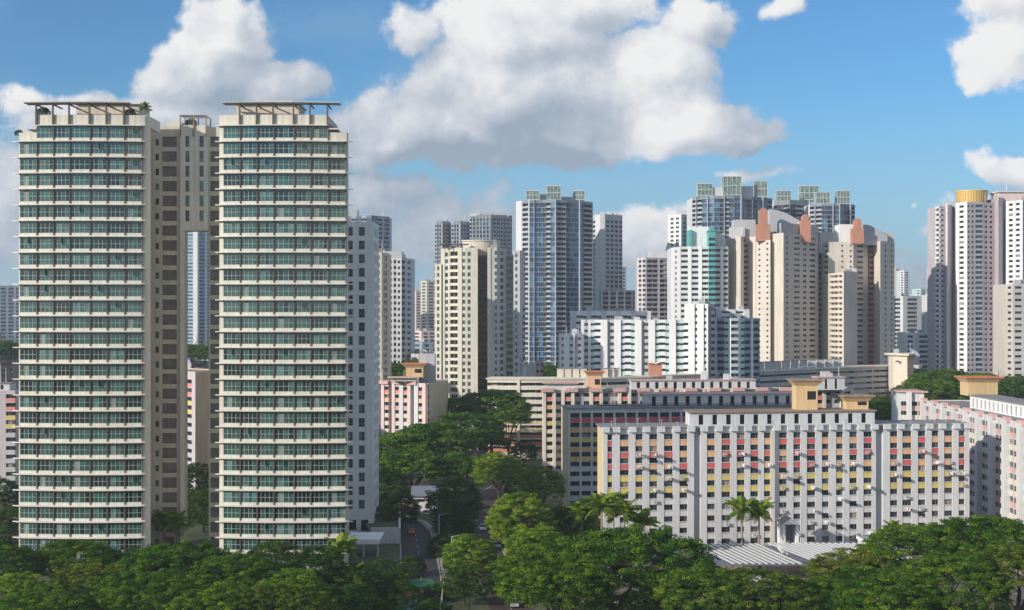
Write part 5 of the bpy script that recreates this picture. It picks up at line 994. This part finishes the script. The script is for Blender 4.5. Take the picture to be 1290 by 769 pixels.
# bottom left band, in front of the bowed towers (px, distance, top height, radius)
def zt_(py, Y): return ZZ(py, Y)
BL = 'trees along the bottom left'
for (kind, px, Y, py, rad, lab) in [
    ('rain', 8, 262, 690, 7.5, 'dark green rain tree at the left edge below the left bowed tower'),
    ('bushy', 14, 232, 722, 5.5, 'yellow-green tree in the bottom left corner'),
    ('rain', 92, 268, 683, 8.5, 'broad dark tree whose top rises highest against the left bowed tower'),
    ('olive', 118, 236, 712, 8.0, 'yellowish wide-crowned tree low in front of the left bowed tower'),
    ('rain', 55, 214, 748, 8.0, 'half cut-off tree on the bottom edge below the left tower'),
    ('dark', 150, 272, 694, 6.0, 'small dark tree at the right foot of the left bowed tower'),
    ('rain', 215, 254, 688, 10.5, 'large rain tree below the link wall'),
    ('rain', 190, 222, 728, 9.0, 'fine-leaved tree on the bottom edge below the link wall'),
    ('rain', 300, 250, 700, 9.0, 'broad rain tree in front of the right bowed tower left half'),
    ('rain', 270, 216, 742, 8.0, 'tree on the bottom edge below the left side of the right tower'),
    ('dark', 345, 270, 684, 6.0, 'dark narrow tree rising against the right bowed tower base'),
    ('bushy', 372, 240, 716, 6.5, 'bright green tree in front of the right bowed tower'),
    ('olive', 362, 216, 738, 7.5, 'tree on the bottom edge below the right bowed tower'),
    ('dark', 395, 262, 690, 5.0, 'small dark tree beside the tufted palm under the right tower'),
    ('dark', 452, 262, 712, 5.0, 'shaded tree between the white canopy and the small court'),
    ('dark', 435, 232, 738, 6.0, 'shaded tree at the bottom edge left of the pool'),
    ('dark', 480, 300, 706, 3.6, 'small dark shrub-like tree right of the white canopy'),
    ('dark', 520, 292, 700, 2.8, 'little dark tree standing at the mouth of the driveway'),
    ('dark', 497, 282, 722, 3.0, 'low shaded tree just above the small court'),
    ('dark', 548, 268, 738, 3.2, 'slim dark tree beside the court fence'),
    ('dark', 470, 245, 752, 3.5, 'shaded bush-shaped tree left of the turquoise pool'),
    ('dark', 545, 246, 755, 3.6, 'shaded tree just right of the turquoise pool')]:
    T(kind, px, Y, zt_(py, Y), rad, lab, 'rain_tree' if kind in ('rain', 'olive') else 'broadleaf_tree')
# centre
for (kind, px, Y, py, rad, lab, zr) in [
    ('bushy', 592, 276, 674, 5.4, 'round bright green tree between the driveway and the road', 1),
    ('dark', 585, 262, 712, 4.2, 'dark undergrowth tree beneath the round bright one', 1),
    ('bushy', 655, 288, 622, 7.2, 'tall sunlit yellow-green tree right of the road, top of its clump', 1),
    ('bushy', 672, 268, 665, 6.6, 'sunlit yellow-green tree below the tallest one in the road clump', 1),
    ('dark', 705, 296, 640, 5.4, 'dark tree right behind the sunlit clump, left of the palms', 1),
    ('rain', 775, 238, 672, 15.5, 'huge dome-shaped rain tree left of the slatted canopy', 1.0),
    ('rain', 706, 224, 703, 9.5, 'rain tree filling the foot of the road at the left of the huge dome', 1),
    ('rain', 890, 226, 716, 9.0, 'flat-topped rain tree below the slatted canopy, left one', 1),
    ('olive', 965, 224, 722, 9.0, 'flat-topped rain tree below the slatted canopy, middle one', 1),
    ('rain', 1030, 230, 735, 7.5, 'smaller rain tree on the bottom edge right of the canopy', 1),
    ('olive', 1075, 258, 694, 9.0, 'layered rain tree whose branches overlap the low beige wall', .9),
    ('rain', 1110, 222, 722, 10.0, 'rain tree at the bottom edge beneath the white kiosk', 1),
    ('rain', 1160, 264, 666, 11.5, 'high spreading rain tree right of the white kiosk', .9),
    ('rain', 1195, 226, 700, 9.5, 'rain tree at the bottom edge in front of the high spreading one', 1),
    ('rain', 1250, 256, 655, 11.0, 'tall rain tree at the foot of the pink ribbed slab', 1),
    ('olive', 1284, 226, 690, 9.0, 'rain tree in the bottom right corner', 1),
    ('bushy', 628, 398, 570, 7.2, 'medium green tree in front of the orange balconies', .9),
    ('bushy', 682, 372, 588, 6.4, 'medium green tree left of the yellow end wall', .9),
    ('dark', 573, 355, 606, 7.0, 'dark rounded tree between the white substation and the road', 1),
    ('dark', 562, 318, 672, 4.6, 'dark tree between the driveway footpath and the road', 1),
    ('dark', 571, 335, 640, 5.0, 'dark tree on the verge just behind the round bright one', 1),
    ('dark', 640, 262, 716, 3.6, 'small dark tree overhanging the right kerb of the road', 1),
    ('dark', 640, 330, 640, 5.0, 'dark tree at the left back of the sunlit clump', 1),
    ('dark', 236, 372, 612, 5.5, 'dark tree at the left side inside the tall gap', 1),
    ('dark', 510, 262, 735, 3.4, 'dark tree hiding the left end of the small court', 1),
    ('dark', 745, 322, 626, 6.0, 'dark tree at the shaded foot of the second slab', 1),
    ('dark', 722, 312, 650, 5.0, 'dark tree behind the leftmost palm', 1),
    ('rain_far', 620, 500, 492, 14, 'large dark rain tree crown against the corridor block', .9),
    ('rain_far', 590, 470, 522, 12, 'rain tree below the largest dark crown, right of the pink block', 1),
    ('dark', 660, 505, 556, 5, 'low tree half covering the orange balconies', 1),
    ('rain_far', 578, 505, 502, 11, 'rain tree immediately left of the largest dark crown', 1),
    ('rain_far', 607, 480, 540, 9, 'low rain tree beneath the largest dark crown', 1),
    ('rain_far', 640, 488, 512, 9, 'right-hand lobe tree beside the largest dark crown', 1),
    ('rain_far', 545, 445, 534, 13, 'broad rain tree in front of the small pink block', 1),
    ('rain_far', 495, 440, 548, 13, 'broad rain tree left of its twin in front of the small pink block', 1),
    ('rain_far', 520, 410, 566, 12, 'darker rain tree above the substation roof', 1),
    ('rain_far', 572, 415, 572, 9, 'rain tree directly above the substation and left of the medium green tree', 1),
    ('dark', 478, 395, 590, 9, 'shaded tree against the edge of the slab wing', 1),
    ('dark', 500, 372, 618, 6, 'dark tree in the raised garden', 1),
    ('dark', 482, 355, 640, 5, 'dark bushy tree at the front of the raised garden', 1),
    ('dark', 655, 420, 600, 5, 'dark hedge-like tree in front of the lawn path', 1),
    ('dark', 247, 400, 584, 7, 'tree seen through the bottom of the tall gap', 1),
    ('dark', 256, 350, 622, 6, 'dark tree at ground level inside the tall gap', 1),
    ('dark', 5, 330, 640, 7, 'dark tree at the left edge beside the left bowed tower', 1),
    ('dark', -10, 360, 600, 7, 'dark tree at the left edge in front of the pink and blue-grey block', 1)]:
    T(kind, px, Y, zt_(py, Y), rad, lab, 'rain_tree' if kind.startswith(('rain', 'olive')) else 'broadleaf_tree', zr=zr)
# woods behind the blocks
WD = 'trees of the dark wood below the pink towers'; rw = random.Random(5)
for i in range(26):
    px = 1158+i*5.2+rw.uniform(-3, 3); Y = rw.uniform(520, 690); T('rain_far', px, Y, ZZ(rw.uniform(466, 486) if px < 1235 else rw.uniform(472, 490), Y), rw.uniform(9, 13), 'tree of the dark wood below the pink towers on the right', 'rain_tree', WD)
for i in range(10):
    px = 1102+i*3.8; Y = rw.uniform(430, 470); T('rain_far', px, Y, ZZ(rw.uniform(498, 514), Y), rw.uniform(5, 7), 'tree in the green strip behind the long white slab, left of the pink ribbed slab', 'rain_tree', 'trees behind the right end of the white slab')
for (px, Y, py, g_) in ((6, 680, 430, 1), (-12, 660, 432, 1), (18, 700, 432, 1), (236, 690, 434, 2), (250, 700, 436, 2), (264, 690, 435, 2), (492, 560, 458, 3), (505, 600, 460, 3), (530, 620, 452, 3), (690, 660, 460, 4), (700, 680, 462, 4)):
    T('rain_far', px, Y, ZZ(py, Y), 9, {1: 'distant tree at the left edge above the dark slab', 2: 'distant tree crossing the tall gap above the grey slab', 3: 'distant tree behind the small pink block', 4: 'distant tree at the foot of the tall blue tower'}[g_], 'distant_tree', {1: 'distant trees at the left edge', 2: 'distant trees in the tall gap', 3: 'distant trees behind the small pink block', 4: 'distant trees under the blue tower'}[g_])
# ground cover under the trees
def cover(name, areas, mat, n, size, h, seed):
    rng = np.random.default_rng(seed); Ps = []
    for (x0, x1, y0, y1, k) in areas: m_ = int(n*k); Ps.append(np.stack([rng.uniform(x0, x1, m_), rng.uniform(y0, y1, m_), rng.uniform(.1, h, m_)*rng.random(m_)], 1))
    P = np.vstack(Ps); nn = rng.normal(size=P.shape)*.5+np.array([0, 0, 1]); nn /= np.linalg.norm(nn, axis=1)[:, None]; me = leaf_mesh(name, P, nn, size, np.clip(rng.normal(.4, .2, len(P)), 0, 1), mat, rng)
    o = bpy.data.objects.new(name, me); COL.objects.link(o); o['kind'] = 'stuff'; o['label'] = 'low shrubs and ground cover under the trees'; return o
cover('shrubbery', [(-120, -24, 238, 262, .3), (-44, -22, 236, 300, .12), (8, 120, 238, 262, .28), (-15.5, -11, 300, 400, .06), (-1, 18, 296, 380, .12), (-60, -34, 392, 470, .06), (20, 130, 214, 236, .12), (-40, -30, 336, 384, .05)], 'leaf_dark', 90000, .32, 1.6, 3)
# palms
def palm_meshes(seed):
    rd = random.Random(seed); tr = MB(); pts = [(0, 0, 0)]
    for i in range(1, 9): t = i/8; pts.append((.25*math.sin(t*1.6), .15*t, t*1.0))
    for i in range(8): tr.tube((pts[i][0]*.6, pts[i][1]*.6, pts[i][2]*9), (pts[i+1][0]*.6, pts[i+1][1]*.6, pts[i+1][2]*9), .26-.012*i, .248-.012*i, 'bark_pale', 9)
    trunk = tr.mesh('trunk'); rng = np.random.default_rng(seed); V, Fc, tone = [], [], []
    L_ = 3.6; seg = 16; prev = None
    for i in range(seg):
        t = i/seg; x = L_*(t-.12*t*t); z = 1.35*t-2.5*t*t; wd = 1.0*math.sin(math.pi*(.12+.86*t))**.7
        for sg in (-1, 1):
            for j in range(3):
                xo = x+j*.075; dx = .38; a = len(V); dr = -.35*wd-rd.uniform(0, .25); V += [(xo, sg*.03, z), (xo+.12, sg*.03, z-.01), (xo+dx+.1, sg*wd*.95, z+dr), (xo+dx, sg*wd, z+dr-.05)]; Fc.append((a, a+1, a+2, a+3)); tone.append(rd.uniform(.2, .9))
        if prev: a = len(V); V += [(prev[0], -.04, prev[1]), (prev[0], .04, prev[1]), (x, .04, z), (x, -.04, z)]; Fc.append((a, a+1, a+2, a+3)); tone.append(.9)
        prev = (x, z)
    me = bpy.data.meshes.new('frond'); me.from_pydata(V, [], Fc); at = me.attributes.new('tone', 'FLOAT', 'FACE'); at.data.foreach_set('value', tone); me.materials.append(MATS['leaf_palm']); return trunk, me
PM = [palm_meshes(3), palm_meshes(8)]
def palm(px, Y, ztop, label, s=1.0, group=None, x=None, base=0, nf=20):
    tm, fm = PM[int(px) % 2]; X = C(px, Y)[0] if x is None else x; t = thing('palm_tree', label, 'palm', (X, Y, base), group); rd = random.Random(int(px*7+Y)); h = ztop-base-.6*s; t.rotation_euler = (0, 0, rd.uniform(0, 6))
    o = bpy.data.objects.new('trunk', tm); COL.objects.link(o); o.parent = t; o.scale = (s, s, h/9)
    for i in range(nf):
        f = bpy.data.objects.new('frond', fm); COL.objects.link(f); f.parent = t; f.location = (.15*s, .09*s, h); a = 2*math.pi*(i*.382); el = rd.uniform(-.35, .9) if i > 3 else 1.1
        f.rotation_euler = (rd.uniform(-.2, .2), -el, a); f.scale = (s*rd.uniform(.85, 1.1),)*3
for (px, Y, py, lab) in ((732, 292, 644, 'leftmost palm, shorter and darker, beside the yellow end wall'), (757, 285, 635, 'second palm from the left in the row before the white slab'), (772, 292, 634, 'third palm from the left, tallest trunk, before the white slab'), (787, 284, 641, 'fourth palm from the left before the white slab'), (808, 288, 656, 'low palm at the right end of the row above the huge dome tree'),
                         (935, 300, 640, 'left palm of the pair rising from the slatted canopy'), (957, 301, 641, 'right palm of the pair rising from the slatted canopy'), (1123, 306, 664, 'small drooping palm right of the white kiosk'),
                         (427, 262, 690, 'tufted palm standing at the right foot of the right bowed tower'), (207, 318, 655, 'dark palm at the base of the link wall, left one'), (221, 316, 657, 'dark palm at the base of the link wall, right one'), (440, 262, 722, 'bright-leaved low palm beside the white canopy'), (560, 352, 640, 'small dark palm beside the white substation')):
    palm(px, Y, ZZ(py, Y), lab, 1.12 if px not in (1123,) else .8)
palm(183, 303, ZZ(134, 303), 'small palm on the roof corner of the left bowed tower', .42, base=98.7, nf=13)
def small_tree(px, Y, z0, ztop, rad, lab):
    cm, tm, h = KINDS['dark'][0]; t = thing('roof_shrub', lab, 'shrub', (C(px, Y)[0], Y, z0)); o = bpy.data.objects.new('crown', cm); COL.objects.link(o); o.parent = t; o.location = (0, 0, ztop-z0-rad*.8); o.scale = (rad,)*3
    o = bpy.data.objects.new('trunk', tm); COL.objects.link(o); o.parent = t; o.scale = (rad, rad, (ztop-z0-rad*.8)/h)
small_tree(55, 302, 98.7, 102.9, 1.5, 'dark shrub under the pergola of the left bowed tower, near its left end'); small_tree(164, 302, 98.7, 102.6, 1.2, 'shrub under the right end of the left tower pergola'); small_tree(24, 304, 96, 98.2, .9, 'tiny shrub on the stepped planter of the left bowed tower')
small_tree(241, 321, 99.5, 103.2, 1.3, 'shrub growing under the small pergola on the link wall'); small_tree(389, 303, 98.7, 101.4, 1.0, 'small shrub on the roof of the right bowed tower')
# street lamps
def lamp(px, py, lab):
    X, Y = G(px, py); t = thing('street_lamp', lab, 'street lamp', (X, Y, 0)); b = MB(); b.tube((X, Y, 0), (X, Y, 8), .1, .06, 'metal_white', 7); b.build('pole', t); b = MB(); b.tube((X, Y, 7.9), (X+1.6, Y, 8.3), .045, .04, 'metal_white', 5); b.build('arm', t); b = MB(); b.box(X+1.3, X+2.0, Y-.13, Y+.13, 8.2, 8.36, 'frame_grey'); b.build('lamp_head', t)
lamp(569, 722, 'tall white street lamp on the left side of the shaded road'); lamp(553, 690, 'white street lamp beside the driveway footpath'); lamp(1062, 712, 'white lamp post in the forecourt beside the slatted canopy')
# ------------------------------------------------------------------ air
hz = MB(); S_ = 19000; hz.box(-S_, S_, -S_/5, S_, -1.2, 150, 'ground_mat')
o = hz.build('haze', kind='stuff'); o.data.materials.clear(); m = bpy.data.materials.new('haze_air'); m.use_nodes = True; nt = m.node_tree; nt.nodes.clear(); out = nt.nodes.new('ShaderNodeOutputMaterial'); pv = nt.nodes.new('ShaderNodeVolumePrincipled')
pv.inputs['Color'].default_value = (.80, .88, 1.0, 1); pv.inputs['Density'].default_value = HAZE; pv.inputs['Anisotropy'].default_value = 0.2; nt.links.new(pv.outputs[0], out.inputs['Volume']); o.data.materials.append(m)
